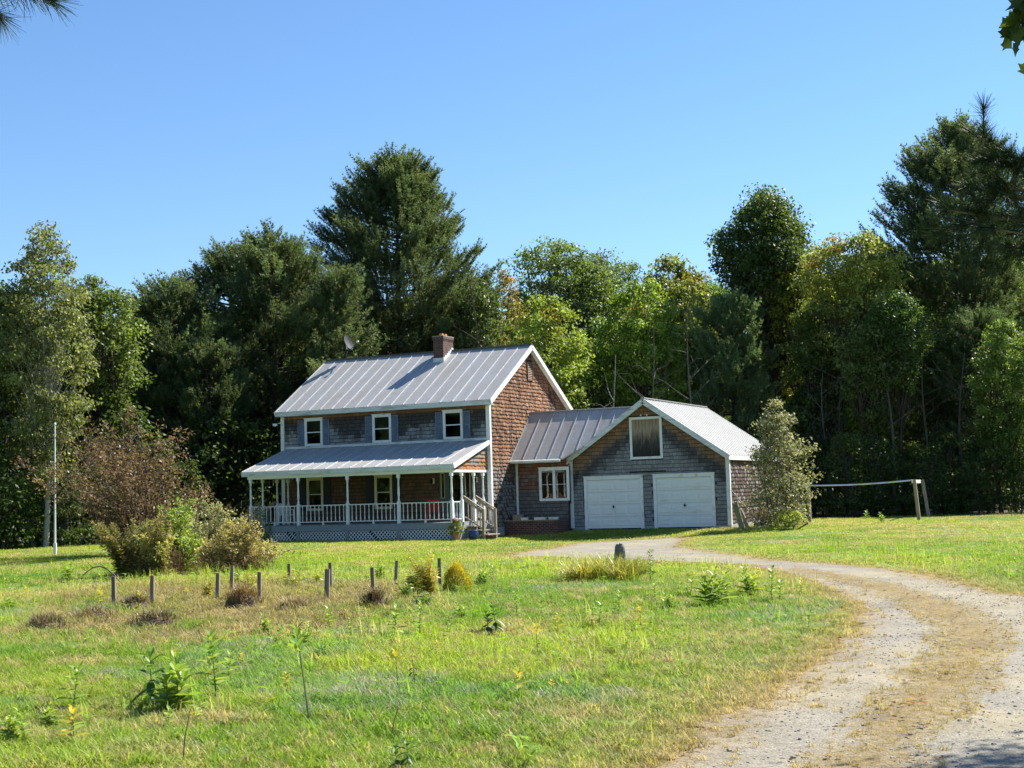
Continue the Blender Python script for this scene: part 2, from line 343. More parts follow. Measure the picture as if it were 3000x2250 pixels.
sm = sst((m+.15)/.5)[..., None]; cc = cc*(1-sm)+stripc*(.75+.5*fine[..., None])*sm
keep = (a > -.15) & (vnoise(X*5, Y*5, 3) < sst((a+.25)/.3)+.02)
idx = np.arange(X.size).reshape(X.shape); K = keep[:-1, :-1] & keep[1:, :-1] & keep[1:, 1:] & keep[:-1, 1:]
F = np.stack([idx[:-1, :-1], idx[1:, :-1], idx[1:, 1:], idx[:-1, 1:]], -1)[K]
jx = (vnoise(X*7, Y*7, 5)-.5)*.08; jy = (vnoise(X*7, Y*7, 8)-.5)*.08
rut = -.03*sst(a/.8)*(1-sst((m+.3)/.6))
zz = gh(X, Y)+.012+np.maximum(rut, -.004)
used = np.unique(F); rem = np.full(X.size, -1); rem[used] = np.arange(len(used))
dm = MB(); dm.add(np.stack([X+jx, Y+jy, zz], -1).reshape(-1, 3)[used], rem[F], cc.reshape(-1, 3)[used])
def gravelmat():
    m, N, L = newmat('gravel'); o = N.new('ShaderNodeOutputMaterial'); b = N.new('ShaderNodeBsdfPrincipled'); L.new(b.outputs[0], o.inputs[0])
    at = N.new('ShaderNodeAttribute'); at.attribute_name = 'col'; v = _obj(N)
    vo = N.new('ShaderNodeTexVoronoi'); vo.inputs['Scale'].default_value = 55; L.new(v, vo.inputs['Vector'])
    sp = N.new('ShaderNodeSeparateColor'); L.new(vo.outputs['Color'], sp.inputs[0])
    c = _mixc(N, L, 1.0, at.outputs[0], _ramp(N, L, sp.outputs[0], [(0, .68), (.5, 1.0), (1, 1.22)]), 'MULTIPLY')
    c = _mixc(N, L, 1.0, c, _ramp(N, L, _noise(N, L, v, 1.3, 5, .65), [(.3, .78), (.7, 1.15)]), 'MULTIPLY')
    L.new(c, b.inputs['Base Color']); b.inputs['Roughness'].default_value = .95; b.inputs['Specular IOR Level'].default_value = .2
    bn = N.new('ShaderNodeBump'); bn.inputs['Strength'].default_value = .6; bn.inputs['Distance'].default_value = .012; bn.invert = True
    L.new(vo.outputs['Distance'], bn.inputs['Height']); L.new(bn.outputs[0], b.inputs['Normal']); return m
tag(dm.build('driveway', gravelmat(), smooth=True), 'gravel driveway with two wheel tracks and a dry grass strip', kind='structure')
# ================================================================== FARMHOUSE (main block, porch, linking wing)
rng = np.random.default_rng(5)
HL, HD, ZE, ZR, OV = 9.98, 7.714, 5.472, 8.016, .303
SL = (ZR-ZE)/(HD/2+OV)
RX0, RX1 = -10.15, .25
house = empty('farmhouse', (0, 0, 0), 'two storey shingled farmhouse with metal roof, brick chimney and long white front porch', 'house')
def pick(t, stops):
    t = np.clip(t, 0, 1)
    for i in range(len(stops)-1):
        if t <= stops[i+1][0]:
            k = (t-stops[i][0])/(stops[i+1][0]-stops[i][0]+1e-9); return np.array(stops[i][1])*(1-k)+np.array(stops[i+1][1])*k
    return np.array(stops[-1][1])
OR = (.37, .17, .085); RB = (.2, .1, .06); GR = (.2, .2, .2); LG = (.29, .28, .265); BK = (.035, .032, .032); BR = (.11, .07, .05)
def shingles(name, parent, o, u, nrm, W, z0, ztop, colf, holes=(), e=.152, seed=0, back=None, jit=.006, thick=(.022, .038)):
    """courses of single shingles on a wall; ztop(u) gives the roof line; colf(u,z,r) the colour"""
    rg = np.random.default_rng(seed); mb = MB(); o = np.array(o, float); u = np.array(u, float); nrm = np.array(nrm, float)
    zm = max(ztop(t) for t in np.linspace(0, W, 60)); k = 0; z = z0
    while z < zm:
        t = -rg.random()*.15
        while t < W:
            wd = rg.uniform(.08, .19); a = max(t, 0)+.003; b = min(t+wd, W)-.003; t += wd
            if b-a < .02: continue
            c = (a+b)/2; top = min(z+e+.03, ztop(a), ztop(b)); zb = z+rg.normal(0, jit)
            if top-zb < .03: continue
            if any(h[0] < c < h[1] and h[2] < z+e*.5 < h[3] for h in holes): continue
            th = rg.uniform(*thick); tl = rg.normal(0, .003); zc_ = zb+.03
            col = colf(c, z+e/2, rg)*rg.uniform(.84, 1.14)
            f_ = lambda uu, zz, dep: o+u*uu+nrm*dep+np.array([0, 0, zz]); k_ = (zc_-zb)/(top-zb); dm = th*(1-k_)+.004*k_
            mb.add([f_(a, zb, th+tl), f_(b, zb, th-tl), f_(b, zc_, dm), f_(a, zc_, dm)], [[0, 1, 2, 3]], col*.42)  # lower strip darkened: the shadow line of each course painted in
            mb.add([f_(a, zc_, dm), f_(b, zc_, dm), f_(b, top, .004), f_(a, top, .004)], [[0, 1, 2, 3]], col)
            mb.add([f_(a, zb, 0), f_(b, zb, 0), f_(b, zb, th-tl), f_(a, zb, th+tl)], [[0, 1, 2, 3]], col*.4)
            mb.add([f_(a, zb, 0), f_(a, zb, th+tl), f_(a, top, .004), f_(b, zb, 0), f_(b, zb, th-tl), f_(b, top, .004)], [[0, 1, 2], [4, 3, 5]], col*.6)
        z += e; k += 1
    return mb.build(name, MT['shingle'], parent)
def panel_wall(pts, th, axis, mat, name, parent):
    # solid wall core: polygon in the wall plane, given thickness behind it
    n = len(pts); mb = MB(); A = [np.array(p, float) for p in pts]; off = np.array(axis, float)*th
    V = A+[p+off for p in A]; mb.add(V, [list(range(n))]); mb.add(V, [list(range(n, 2*n))[::-1]])
    mb.add(V, [[i, (i+1) % n, n+(i+1) % n, n+i] for i in range(n)]); return mb.build(name, mat, parent)
roofz = lambda y: ZE+SL*(y+OV) if y < HD/2 else ZR-SL*(y-HD/2)
MT['core'] = solid('dark_sheathing', (.05, .035, .028), .95, .2, 5)
# wall cores (window openings are cut by the glass boxes standing proud of dark recesses)
core = MB()
def wallbox_with_holes(mb, x0, x1, z0, z1, y0, y1, holes):
    xs_ = sorted({x0, x1, *[h for q in holes for h in q[:2]]}); zs_ = sorted({z0, z1, *[h for q in holes for h in q[2:]]})
    for i in range(len(xs_)-1):
        for j in range(len(zs_)-1):
            cx, cz = (xs_[i]+xs_[i+1])/2, (zs_[j]+zs_[j+1])/2
            if any(h[0] < cx < h[1] and h[2] < cz < h[3] for h in holes): continue
            mb.box(xs_[i], xs_[i+1], y0, y1, zs_[j], zs_[j+1])
upw = [(-8.813, -7.902, 3.959, 5.136), (-5.431, -4.52, 3.959, 5.136), (-2.078, -1.167, 3.959, 5.136)]
loww = [(-8.76, -7.93, 1.2, 2.6), (-5.39, -4.54, 1.2, 2.6)]
openings = [(a+.06, b-.06, c+.06, d-.06) for a, b, c, d in upw+loww]
wallbox_with_holes(core, -HL+.02, -.02, 0, 5.38, .0, .16, openings)
core.box(-HL+.02, -.02, HD-.16, HD, 0, 5.38)
for x0, x1 in ((-HL+.001, -HL+.16), (-.16, -.001)):
    y_ = [0.001, HD/2, HD-.001]; zt = [roofz(0)-.12, roofz(HD/2)-.12, roofz(HD)-.12]
    V = [(x, y, z) for x in (x0, x1) for y, z in ((y_[0], 0), (y_[2], 0), (y_[2], zt[2]), (y_[1], zt[1]), (y_[0], zt[0]))]
    core.add(V, [[0, 4, 3, 2, 1], [5, 6, 7, 8, 9]]); core.add(V, [[0, 1, 6, 5], [1, 2, 7, 6], [2, 3, 8, 7], [3, 4, 9, 8], [4, 0, 5, 9]])
core.build('wall_core', MT['core'], house)
inner = MB(); inner.box(-HL+.2, -.2, .9, .95, .6, 5.3); inner.box(-HL+.2, -.2, .2, HD-.2, 3.1, 3.2)
inner.build('interior', solid('dim_room', (.045, .04, .035), .9, .4, 2), house)
# concrete foundation; behind the lattice near black, under-deck shade put into its colour
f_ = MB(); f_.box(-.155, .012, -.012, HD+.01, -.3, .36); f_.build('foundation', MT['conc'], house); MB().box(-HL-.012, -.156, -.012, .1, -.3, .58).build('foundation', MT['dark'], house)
# shingled faces
def mixn(a, b, t): return np.array(a)*(1-t)+np.array(b)*t
def S_(x, lo, hi): return float(sst((x-lo)/(hi-lo)))
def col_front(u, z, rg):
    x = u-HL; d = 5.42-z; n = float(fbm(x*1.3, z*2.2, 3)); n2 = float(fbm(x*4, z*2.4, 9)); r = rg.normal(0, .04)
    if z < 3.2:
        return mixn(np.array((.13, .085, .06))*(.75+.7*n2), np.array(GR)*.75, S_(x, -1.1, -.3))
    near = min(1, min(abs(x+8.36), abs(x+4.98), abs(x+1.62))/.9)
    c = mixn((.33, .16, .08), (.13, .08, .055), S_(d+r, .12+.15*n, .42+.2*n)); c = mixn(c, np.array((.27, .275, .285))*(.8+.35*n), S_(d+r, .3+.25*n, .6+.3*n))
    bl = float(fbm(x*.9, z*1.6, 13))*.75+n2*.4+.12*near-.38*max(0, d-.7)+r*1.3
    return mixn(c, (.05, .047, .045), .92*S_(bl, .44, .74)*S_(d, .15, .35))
holes = [(a+HL-.02, b+HL+.02, c-.02, d+.02) for a, b, c, d in upw+loww]+[(HL-2.32, HL-.8, .6, 2.75)]
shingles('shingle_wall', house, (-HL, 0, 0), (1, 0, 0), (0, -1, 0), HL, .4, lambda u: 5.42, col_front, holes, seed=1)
def col_side(u, z, rg):
    y = u; n = float(fbm(y*2.4, z*.6, 5)); n2 = float(fbm(y*8, z*1.2, 8)); n3 = float(fbm(y*1.2, z*1.2, 15)); r = rg.normal(0, .06)
    s = n*.45+n2*.55+r
    base = mixn((.27, .12, .06), (.33, .21, .125), rg.random()**3)*(.75+.5*n3)
    base = mixn(base, (.07, .05, .042), .92*S_(s, .5 if z < 6.6 else .6, .68))
    g = np.array(LG)*.75 if rg.random() < .6 else np.array(BR)
    return mixn(base, g, S_(2.6+n3*1.2-z, 0, 1.2))
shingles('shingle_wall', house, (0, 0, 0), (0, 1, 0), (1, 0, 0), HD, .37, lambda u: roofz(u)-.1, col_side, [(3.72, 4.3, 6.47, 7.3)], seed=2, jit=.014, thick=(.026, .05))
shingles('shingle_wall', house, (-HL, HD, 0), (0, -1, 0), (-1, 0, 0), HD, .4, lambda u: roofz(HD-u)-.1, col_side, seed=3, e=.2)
# corner boards
for x0, x1, y0, y1 in ((-.11, .035, -.05, -.018), (.036, .062, -.05, .09), (-HL-.035, -HL+.11, -.05, -.018), (-HL-.062, -HL-.036, -.05, .09)):
    MB().box(x0, x1, y0, y1, .36 if x0 > -1 else .6, 5.44).build('corner_board', MT['white'], house)
# roof: two sheets with standing seams
def roof_plane(mb, sb, x0, x1, yE, zE, yR, zR, nseam, th=.05, seam=True, sw=.032, shh=.024, clip=None):
    n = np.array([0, -(zR-zE), (yR-yE)]); n = n/np.linalg.norm(n)*(1 if n[2] > 0 else -1); dn = -n*th
    a = [np.array(p, float) for p in ((x0, yE, zE), (x1, yE, zE), (x1, yR, zR), (x0, yR, zR))]
    if yR < yE: a = [a[1], a[0], a[3], a[2]]
    mb.hexa([p+dn for p in a]+a)
    if seam:
        for i in range(nseam+1):
            x = x0+(x1-x0)*i/nseam; x = min(max(x, x0+sw/2), x1-sw/2)
            e0 = np.array((x, yE, zE)); e1 = np.array((x, yR, zR)); e0 = e0+(e1-e0)*.0005
            if clip: e0, e1 = clip(x, e0, e1)
            if e0 is None: continue
            sb.beam(e0+n*shh*.5, e1+n*shh*.5, sw, shh, up=n)
rf, rs = MB(), MB()
roof_plane(rf, rs, RX0, RX1, -OV, ZE, HD/2, ZR, 18)
roof_plane(rf, rs, RX0, RX1, HD+OV, ZE, HD/2, ZR, 18)
ro = rf.build('roof', MT['roof'], house); rs.build('roof_seams', MT['seam'], ro)
rc = MB(); rc.box(RX0-.02, RX1+.02, HD/2-.09, HD/2+.09, ZR+.01, ZR+.05); rc.build('ridge_cap', MT['dark'] if False else solid('dark_ridge_cap', (.09, .095, .1), .5), ro)
# eave fascia + rakes
fb = MB(); fb.box(RX0+.01, RX1-.01, -OV-.022, -OV+.002, ZE-.2, ZE-.012); fb.box(RX0+.01, RX1-.01, -OV+.004, -.002, ZE-.2, ZE-.17); fb.build('fascia', MT['fascia'], house)
fb = MB(); fb.box(RX0+.01, RX1-.01, HD+OV, HD+OV+.022, ZE-.2, ZE-.01); fb.build('fascia', MT['fascia'], house)
for xr in (RX1, RX0):
    for yE in (-OV, HD+OV):
        s_ = 1 if xr > -1 else -1; rb = MB(); xo = xr+s_*.012
        a = np.array((xo, yE, ZE-.1)); b = np.array((xo, HD/2, ZR-.1)); rb.beam(a, b, .03, .19)
        rb.beam(a+(-s_*.13, 0, -.02), b+(-s_*.13, 0, -.02), .2, .03)
        rb.build('rake_board', MT['white'], house)
# gable vent
gv = MB(); y0, y1, z0, z1 = 3.74, 4.28, 6.49, 7.28
for q in ((y0, y0+.05, z0, z1), (y1-.05, y1, z0, z1), (y0+.051, y1-.051, z1-.05, z1), (y0+.051, y1-.051, z0, z0+.05)): gv.box(.02, .07, *q)
vent = gv.build('gable_vent', solid('brown_vent_frame', (.15, .08, .05), .8), house)
lv = MB(); MBd = MB(); MBd.box(.002, .012, y0+.05, y1-.05, z0+.05, z1-.05); MBd.build('vent_backing', MT['dark'], vent)
for i in range(9):
    z = z0+.09+i*.075; lv.hexa([(.055, y0+.051, z-.03), (.065, y0+.051, z-.025), (.065, y1-.051, z-.025), (.055, y1-.051, z-.03), (.02, y0+.051, z+.02), (.03, y0+.051, z+.025), (.03, y1-.051, z+.025), (.02, y1-.051, z+.02)])
lv.build('louvre', solid('louvre_wood', (.28, .2, .15), .8, .2), vent)
# windows
def pane(mb, x0, x1, y, z0, z1): return mb.add([(x0, y, z0), (x1, y, z0), (x1, y, z1), (x0, y, z1)], [[0, 1, 2, 3]])
def window(x0, x1, z0, z1, y, parent, name='window', trim=.075, mat='white', two=False, rail=True, shade=None):
    t = MB(); yo, yi = y-.055, y-.004
    t.box(x0, x0+trim, yo, yi, z0, z1); t.box(x1-trim, x1, yo, yi, z0, z1); t.box(x0+trim+.001, x1-trim-.001, yo, yi, z1-trim, z1); t.box(x0+trim+.001, x1-trim-.001, yo-.02, yi, z0, z0+trim*.8)
    t.box(x0-.02, x1+.02, yo-.03, yo-.002, z1-.01, z1+.025)
    o = t.build(name, MT[mat], parent)
    a, b, c, d = x0+trim+.002, x1-trim-.002, z0+trim*.8+.002, z1-trim-.002; s_ = MB(); fw = .035
    bays = [(a, (a+b)/2-.025), ((a+b)/2+.025, b)] if two else [(a, b)]
    if two: s_.box((a+b)/2-.024, (a+b)/2+.024, yo+.006, yi, c, d)
    gl = MB()
    for p, q in bays:
        s_.box(p, p+fw, yo+.012, yi, c, d); s_.box(q-fw, q, yo+.012, yi, c, d); s_.box(p+fw+.001, q-fw-.001, yo+.012, yi, d-fw, d); s_.box(p+fw+.001, q-fw-.001, yo+.012, yi, c, c+fw)
        if rail: s_.box(p+fw+.001, q-fw-.001, yo+.008, yi, (c+d)/2-.02, (c+d)/2+.02)
        elif two: s_.box(p+fw+.001, q-fw-.001, yo+.018, yi-.01, (c+d)/2-.009, (c+d)/2+.009)
        if rail:
            pane(gl, p+fw, q-fw, yo+.03, (c+d)/2+.02, d-fw); pane(gl, p+fw, q-fw, yo+.038, c+fw, (c+d)/2-.02)
        else: pane(gl, p+fw, q-fw, yo+.034, c+fw, d-fw)
    s_.build('sash', MT[mat], o); gl.build('pane', MT['glass'], o)
    if shade:
        sh = MB(); sh.box(a+.03, b-.03, y+.03, y+.036, d-(d-c)*shade, d-.03); sh.build('roller_shade', solid('shade_cloth', (.1, .11, .09), .8, .1), o)
    return o
for i, (a, b, c, d) in enumerate(upw):
    window(a, b, c, d, 0, house, shade=(.42, .55, .12)[i])
    for x0 in (a-.345, b+.03):
        s = MB(); x1 = x0+.31; c2, d2 = c+.02, d-.05
        s.box(x0, x0+.045, -.062, -.03, c2, d2); s.box(x1-.045, x1, -.062, -.03, c2, d2)
        for z in (c2, (c2+d2)/2-.03, d2-.06): s.box(x0+.046, x1-.046, -.061, -.03, z, z+.06)
        for j in range(24):
            z = c2+.07+j*(d2-c2-.14)/24
            if abs(z-(c2+d2)/2) > .04: s.hexa([(x0+.046, -.058, z), (x1-.046, -.058, z), (x1-.046, -.035, z+.012), (x0+.046, -.035, z+.012), (x0+.046, -.05, z+.03), (x1-.046, -.05, z+.03), (x1-.046, -.033, z+.036), (x0+.046, -.033, z+.036)])
        s.build('shutter', MT['shutter'], house)
for a, b, c, d in loww:
    window(a, b, c, d, 0, house, mat='cream', shade=.5)
    for x0 in (a-.4, b+.03):
        s = MB(); s.box(x0, x0+.37, -.06, -.035, c+.02, d); s.box(x0+.04, x0+.33, -.068, -.0605, c+.08, (c+d)/2-.04); s.box(x0+.04, x0+.33, -.068, -.0605, (c+d)/2+.04, d-.06); s.build('shutter', MT['navy'], house)
# entrance: surround, sidelights, door
en = MB(); en.box(-2.3, -2.24, -.06, -.002, .65, 2.72); en.box(-2.06, -1.96, -.06, -.002, .65, 2.72); en.box(-1.2, -1.13, -.06, -.002, .65, 2.72); en.box(-.9, -.84, -.06, -.002, .65, 2.72); en.box(-2.3, -.84, -.065, -.061, 2.66, 2.74)
en.box(-2.239, -2.061, -.04, -.002, .65, 1.56); en.box(-1.129, -.901, -.04, -.002, .65, 1.56)
eo = en.build('door_surround', MT['greydoor'], house)
dr = MB(); dr.box(-1.955, -1.86, -.045, -.002, .65, 2.64); dr.box(-1.3, -1.205, -.045, -.002, .65, 2.64); dr.box(-1.859, -1.301, -.045, -.002, .65, 1.35); dr.box(-1.859, -1.301, -.045, -.002, 2.5, 2.64)
do = dr.build('front_door', MT['greydoor'], house)
pane(MB(), -1.858, -1.302, -.03, 1.35, 2.5).build('pane', MT['glass'], do)
MB().box(-1.9, -1.28, -.056, -.048, 1.37, 1.42).build('door_rail', MT['cream'], do)
MB().lathe(-1.26, -.07, [(1.62, .01), (1.64, .03), (1.68, .03), (1.7, .01)], 8).build('handle', MT['metal'], do)
for x0, x1 in ((-2.238, -2.062), (-1.128, -.902)):
    g = MB(); t = .022
    g.box(x0, x0+t, -.05, -.01, 1.57, 2.6); g.box(x1-t, x1, -.05, -.01, 1.57, 2.6); g.box(x0+t, x1-t, -.05, -.01, 1.57, 1.59); g.box(x0+t, x1-t, -.05, -.01, 2.58, 2.6)
    go_ = g.build('sidelight', MT['cream'], house); pane(MB(), x0+t, x1-t, -.03, 1.59, 2.58).build('pane', MT['glass'], go_)
for x in (-2.6, -.62):
    l = MB(); l.box(x-.06, x+.06, -.05, -.025, 2.18, 2.4); lo_ = l.build('porch_lamp', MT['white'], house)
    l = MB(); l.beam((x, -.05, 2.34), (x, -.16, 2.36), .03, .03); l.lathe(x, -.17, [(2.18, .03), (2.2, .055), (2.31, .06), (2.36, .035), (2.4, .01)], 8); l.build('lantern', MT['dark'], lo_)
# floodlight at left eave
l = MB(); l.box(-10.04, -9.99, -.1, -.052, 4.98, 5.06); l.beam((-10.03, -.08, 5.02), (-10.12, -.16, 4.98), .025, .025); fo = l.build('floodlight_bracket', MT['white'], house)
for dz, dx in ((0, -.2), (-.03, -.13)):
    l = MB(); l.tube([(-10.1+dx*.3, -.15, 4.97+dz), (-10.12+dx, -.22, 4.94+dz)], [.03, .06], 10); l.build('floodlight_head', MT['white'], fo)
# chimney
ch = MB(); cx0, cx1, cy0, cy1 = -4.09, -3.6, 3.0, 3.92
ch.box(cx0, cx1, cy0, cy1, 7.2, 8.42); ch.box(cx0-.015, cx1+.015, cy0-.015, cy1+.015, 8.421, 8.48); ch.box(cx0-.03, cx1+.03, cy0-.03, cy1+.03, 8.481, 8.6)
co_ = ch.build('chimney', MT['brick'], house)
MB().box(cx0-.03, cx1+.03, cy0-.03, cy1+.03, 8.601, 8.63).build('chimney_cap', MT['conc'], co_)
for y in (3.3, 3.6): MB().lathe(-3.83, y, [(8.63, .1), (8.75, .1)], 4).build('flue_tile', MT['terra'], co_)
fs = MB(); fs.box(cx0-.02, cx1+.02, cy0-.02, cy0-.003, 7.36, 7.66)
for i in range(6):
    y = cy0+i*.15; z = roofz(y)
    fs.box(cx1+.003, cx1+.014+.002*(i % 2), y-.02, y+.17, z-.05, z+.2)
fs.build('flashing', MT['fascia'], co_)
# ---- porch
PX0, PX1, PY, ZPE, ZPW = -9.82, .015, -3.184, 2.877, 3.851
pr, ps = MB(), MB()
roof_plane(pr, ps, PX0, PX1, PY, ZPE, -.012, ZPW, 17, th=.04)
po = pr.build('porch_roof', MT['roof'], house); ps.build('roof_seams', MT['seam'], po)
fl = MB(); fl.box(PX0+.02, PX1-.02, -.045, -.008, ZPW+.01, ZPW+.11); fl.build('roof_flashing', MT['fascia'], po)
fb = MB(); fb.box(PX0+.005, PX1-.005, PY-.022, PY+.002, ZPE-.2, ZPE-.006); fb.build('porch_fascia', MT['fascia'], house)
for xr, s_ in ((PX1, 1), (PX0, -1)):
    a = np.array((xr+s_*.014, PY, ZPE-.1)); b = np.array((xr+s_*.014, -.06, ZPW-.08)); MB().beam(a, b, .028, .17).build('porch_rake_board', MT['white'], house)
bm = MB(); bm.box(-9.55, -.06, -3.17, -3.06, 2.56, 2.75); bm.build('porch_beam', MT['cream'], house)
bm = MB(); bm.box(-.19, -.06, -3.055, -.03, 2.56, 2.66); bm.build('porch_beam', MT['white'], house)
bm = MB(); bm.box(-9.55, -9.42, -3.055, -.03, 2.56, 2.66); bm.build('porch_beam', MT['white'], house)
cl = MB(); cl.box(-9.4, -.2, -3.05, -.03, 2.68, 2.7); cl.build('porch_ceiling', MT['cream'], house)
def col_tri(u, z, rg):
    d = ZPW-z-(u)*0; n = float(fbm(u*3, z*3, 31)); return np.array(OR)*(.8+.4*n) if n > .45 else np.array(LG)*.8
slp = (ZPW-ZPE)/(-PY)
for xx, nn in ((-.09, 1), (-9.52, -1)):
    V = [(xx-nn*.02, -3.0, 2.661), (xx-nn*.02, -.03, 2.661), (xx-nn*.02, -.03, ZPW-.12), (xx-nn*.02, -3.0, ZPE-.1+.05)]
    panel_wall(V, .03, (-nn, 0, 0), MT['core'], 'porch_gable_core', house)
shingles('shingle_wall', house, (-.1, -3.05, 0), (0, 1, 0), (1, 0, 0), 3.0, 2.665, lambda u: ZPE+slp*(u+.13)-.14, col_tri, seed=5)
# deck
dk = MB()
for i in range(26): y = -3.16+i*.121; dk.box(-9.6, -.02, y, y+.114, .615, .648)
dk.build('porch_deck', MT['deck'], house)
sk = MB(); sk.box(-9.62, -.002, -3.2, -3.165, .4, .612); sk.box(-.03, -.002, -3.164, -.03, .4, .612); sk.box(-9.62, -9.59, -3.164, -.03, .4, .612); sk.build('deck_skirt', MT['deck'], house)
pxs = [-9.442+(-.132+9.442)*i/4 for i in range(5)]
for x in pxs: MB().box(x-.07, x+.07, -3.19, -3.12, -.15, .399).build('deck_post', MT['deck'], house)
MB().box(-.06, -.004, -3.1, -.1, -.15, .399).build('deck_end_board', MT['deck'], house)
def lattice(x0, x1, z0, z1, y):
    mb = MB(); st = .155; Hh = z1-z0; wv = .026
    for sgn, yy in ((1, y), (-1, y-.009)):
        k = x0-Hh
        while k < x1:
            a = (k, z0) if sgn > 0 else (k, z1); b = (k+Hh, z1) if sgn > 0 else (k+Hh, z0)
            t0 = max(0, (x0-a[0])/Hh); t1 = min(1, (x1-a[0])/Hh)
            if t1 > t0+.02 and rng.random() > .03:
                p = (a[0]+Hh*t0, yy, a[1]+(b[1]-a[1])*t0); q = (a[0]+Hh*t1, yy, a[1]+(b[1]-a[1])*t1); mb.beam(p, q, .007, wv*1.25, up=(0, 0, 1))
            k += st
    return mb.build('lattice', MT['white'], house)
for i in range(4): lattice(pxs[i]+.075, pxs[i+1]-.075, -.06, .39, -3.15)
def post(x, y):
    mb = MB(); mb.box(x-.055, x+.055, y-.055, y+.055, .65, 1.5)
    mb.lathe(x, y, [(1.501, .055), (1.53, .04), (1.56, .052), (1.6, .036), (1.66, .034), (1.8, .046), (1.95, .04), (2.2, .034), (2.3, .033), (2.34, .048), (2.37, .036), (2.42, .05)], 12)
    mb.box(x-.055, x+.055, y-.055, y+.055, 2.421, 2.559); return mb.build('porch_post', MT['white'], house)
SY = [-2.267, -1.236, -.428]
for x in pxs: post(x, -3.1)
for x in (pxs[0], pxs[4]):
    for y in SY: post(x, y)
def railing(a, b):
    a = np.array(a, float); b = np.array(b, float); L_ = np.linalg.norm(b-a); d = (b-a)/L_; mb = MB()
    A, B = a+d*.057, b-d*.057
    mb.beam(A+(0, 0, 1.43), B+(0, 0, 1.43), .06, .035); mb.beam(A+(0, 0, .775), B+(0, 0, .775), .05, .035)
    n = max(2, int(round(L_/.187)))
    for i in range(1, n):
        p = a+(b-a)*i/n; mb.lathe(p[0], p[1], [(.795, .018), (.86, .018), (.88, .026), (.93, .024), (1.0, .014), (1.15, .017), (1.33, .013), (1.35, .02), (1.41, .02)], 6)
    if L_ > 2:
        m_ = (a+b)/2; mb.box(m_[0]-.03, m_[0]+.03, m_[1]-.03, m_[1]+.03, .65, .755)
    return mb.build('porch_railing', MT['white'], house)
for i in range(4): railing((pxs[i], -3.1, 0), (pxs[i+1], -3.1, 0))
for x in (pxs[0], pxs[4]): railing((x, -3.1, 0), (x, SY[0], 0)); railing((x, SY[1], 0), (x, SY[2], 0))
# stairs on both ends
def stairs(s, x0):
    st = MB(); zs = [.5, .33, .16]
    for i, z in enumerate(zs):
        xa = x0+s*(.03+i*.3); xb = xa+s*.34; st.box(min(xa, xb), max(xa, xb), -2.27, -1.24, z-.04, z)
    o = st.build('porch_stairs', MT['wood'], house)
    for y in (-2.2, -1.3):
        sg = MB(); sg.hexa([(x0+s*.03, y-.02, -.1), (x0+s*.9, y-.02, -.1), (x0+s*.9, y+.02, -.1), (x0+s*.03, y+.02, -.1), (x0+s*.03, y-.02, .44), (x0+s*.35, y-.02, .28), (x0+s*.35, y+.02, .28), (x0+s*.03, y+.02, .44)])
        sg.build('stringer', MT['wood'], o)
    for y in (-2.267, -1.236):
        h = MB(); xn = x0+s*.78; h.box(xn-.05, xn+.05, y-.045, y+.045, -.1, 1.12)
        h.beam((x0-s*.06, y, 1.64), (xn, y, 1.12), .08, .045); h.beam((x0-s*.02, y, .83), (xn, y, .36), .05, .05)
        h.beam((x0-s*.02, y, 1.52), (xn-s*.05, y, 1.02), .04, .09)
        for i in range(1, 6):
            t = i/6; x = x0+(xn-x0)*t; h.box(x-.016, x+.016, y-.016, y+.016, .84-.47*t, 1.5-.48*t)
        h.build('stair_rail', MT['wood'], o)
stairs(1, -.002); stairs(-1, -9.62)
# ---- linking wing
CY, CYE, CZE, CYR, CZR, GX = 2.34, 1.816, 3.052, 3.994, 5.105, 2.373
m1 = (CZR-CZE)/(CYR-CYE)
cw = MB(); wallbox_with_holes(cw, .001, GX-.0, 0, 3.35, CY, CY+.14, [(1.15, 2.37, 1.4, 2.63)]); cw.build('wall_core', MT['core'], house); MB().box(.001, 2.36, 5.6, 5.7, 0, 3.4).build('wall_core', MT['core'], house)
MB().box(1.0, 2.37, CY+.45, CY+.5, 1.2, 2.9).box(1.0, 2.37, CY+.15, CY+.449, 2.75, 2.8).box(1.0, 1.04, CY+.15, CY+.449, 1.2, 2.749).box(2.33, 2.37, CY+.15, CY+.449, 1.2, 2.749).build('interior', solid('dim_room_wing', (.02, .02, .02), .9, .3, 2), house)
def col_wing(u, z, rg):
    n = float(fbm(u*3, z*3, 51)); t = sst((1.7+n*.7-z)/.7); b = np.array((.2, .085, .05))*(.7+.7*n) if rg.random() < .8 else np.array(LG)*.6
    return b*(1-t)+np.array(GR)*.7*t
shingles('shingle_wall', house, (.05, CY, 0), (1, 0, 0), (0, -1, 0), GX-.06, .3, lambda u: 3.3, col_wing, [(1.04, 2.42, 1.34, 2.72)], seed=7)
window(1.093, 2.44, 1.336, 2.7, CY, house, two=True, rail=False, trim=.08)
MB().box(.045, .135, CY-.05, CY-.022, .3, 3.0).build('corner_board', MT['white'], house)
gz = lambda x: 2.952+.684*(x-2.257)       # left slope of the garage roof
wr, ws = MB(), MB(); xR = 5.43; xE = 2.42
def trap(y0, z0, y1, z1):
    V = [(.03, y0, z0), (xE, y0, z0), (xR, y1, z1), (.03, y1, z1)]; V2 = [(x, y, z-.05) for x, y, z in V]
    if y1 > y0: wr.hexa(V2+V)
    else: wr.hexa([V2[i] for i in (1, 0, 3, 2)]+[V[i] for i in (1, 0, 3, 2)])
trap(CYE, CZE, CYR, CZR); trap(CYR*2-CYE, CZE, CYR, CZR)
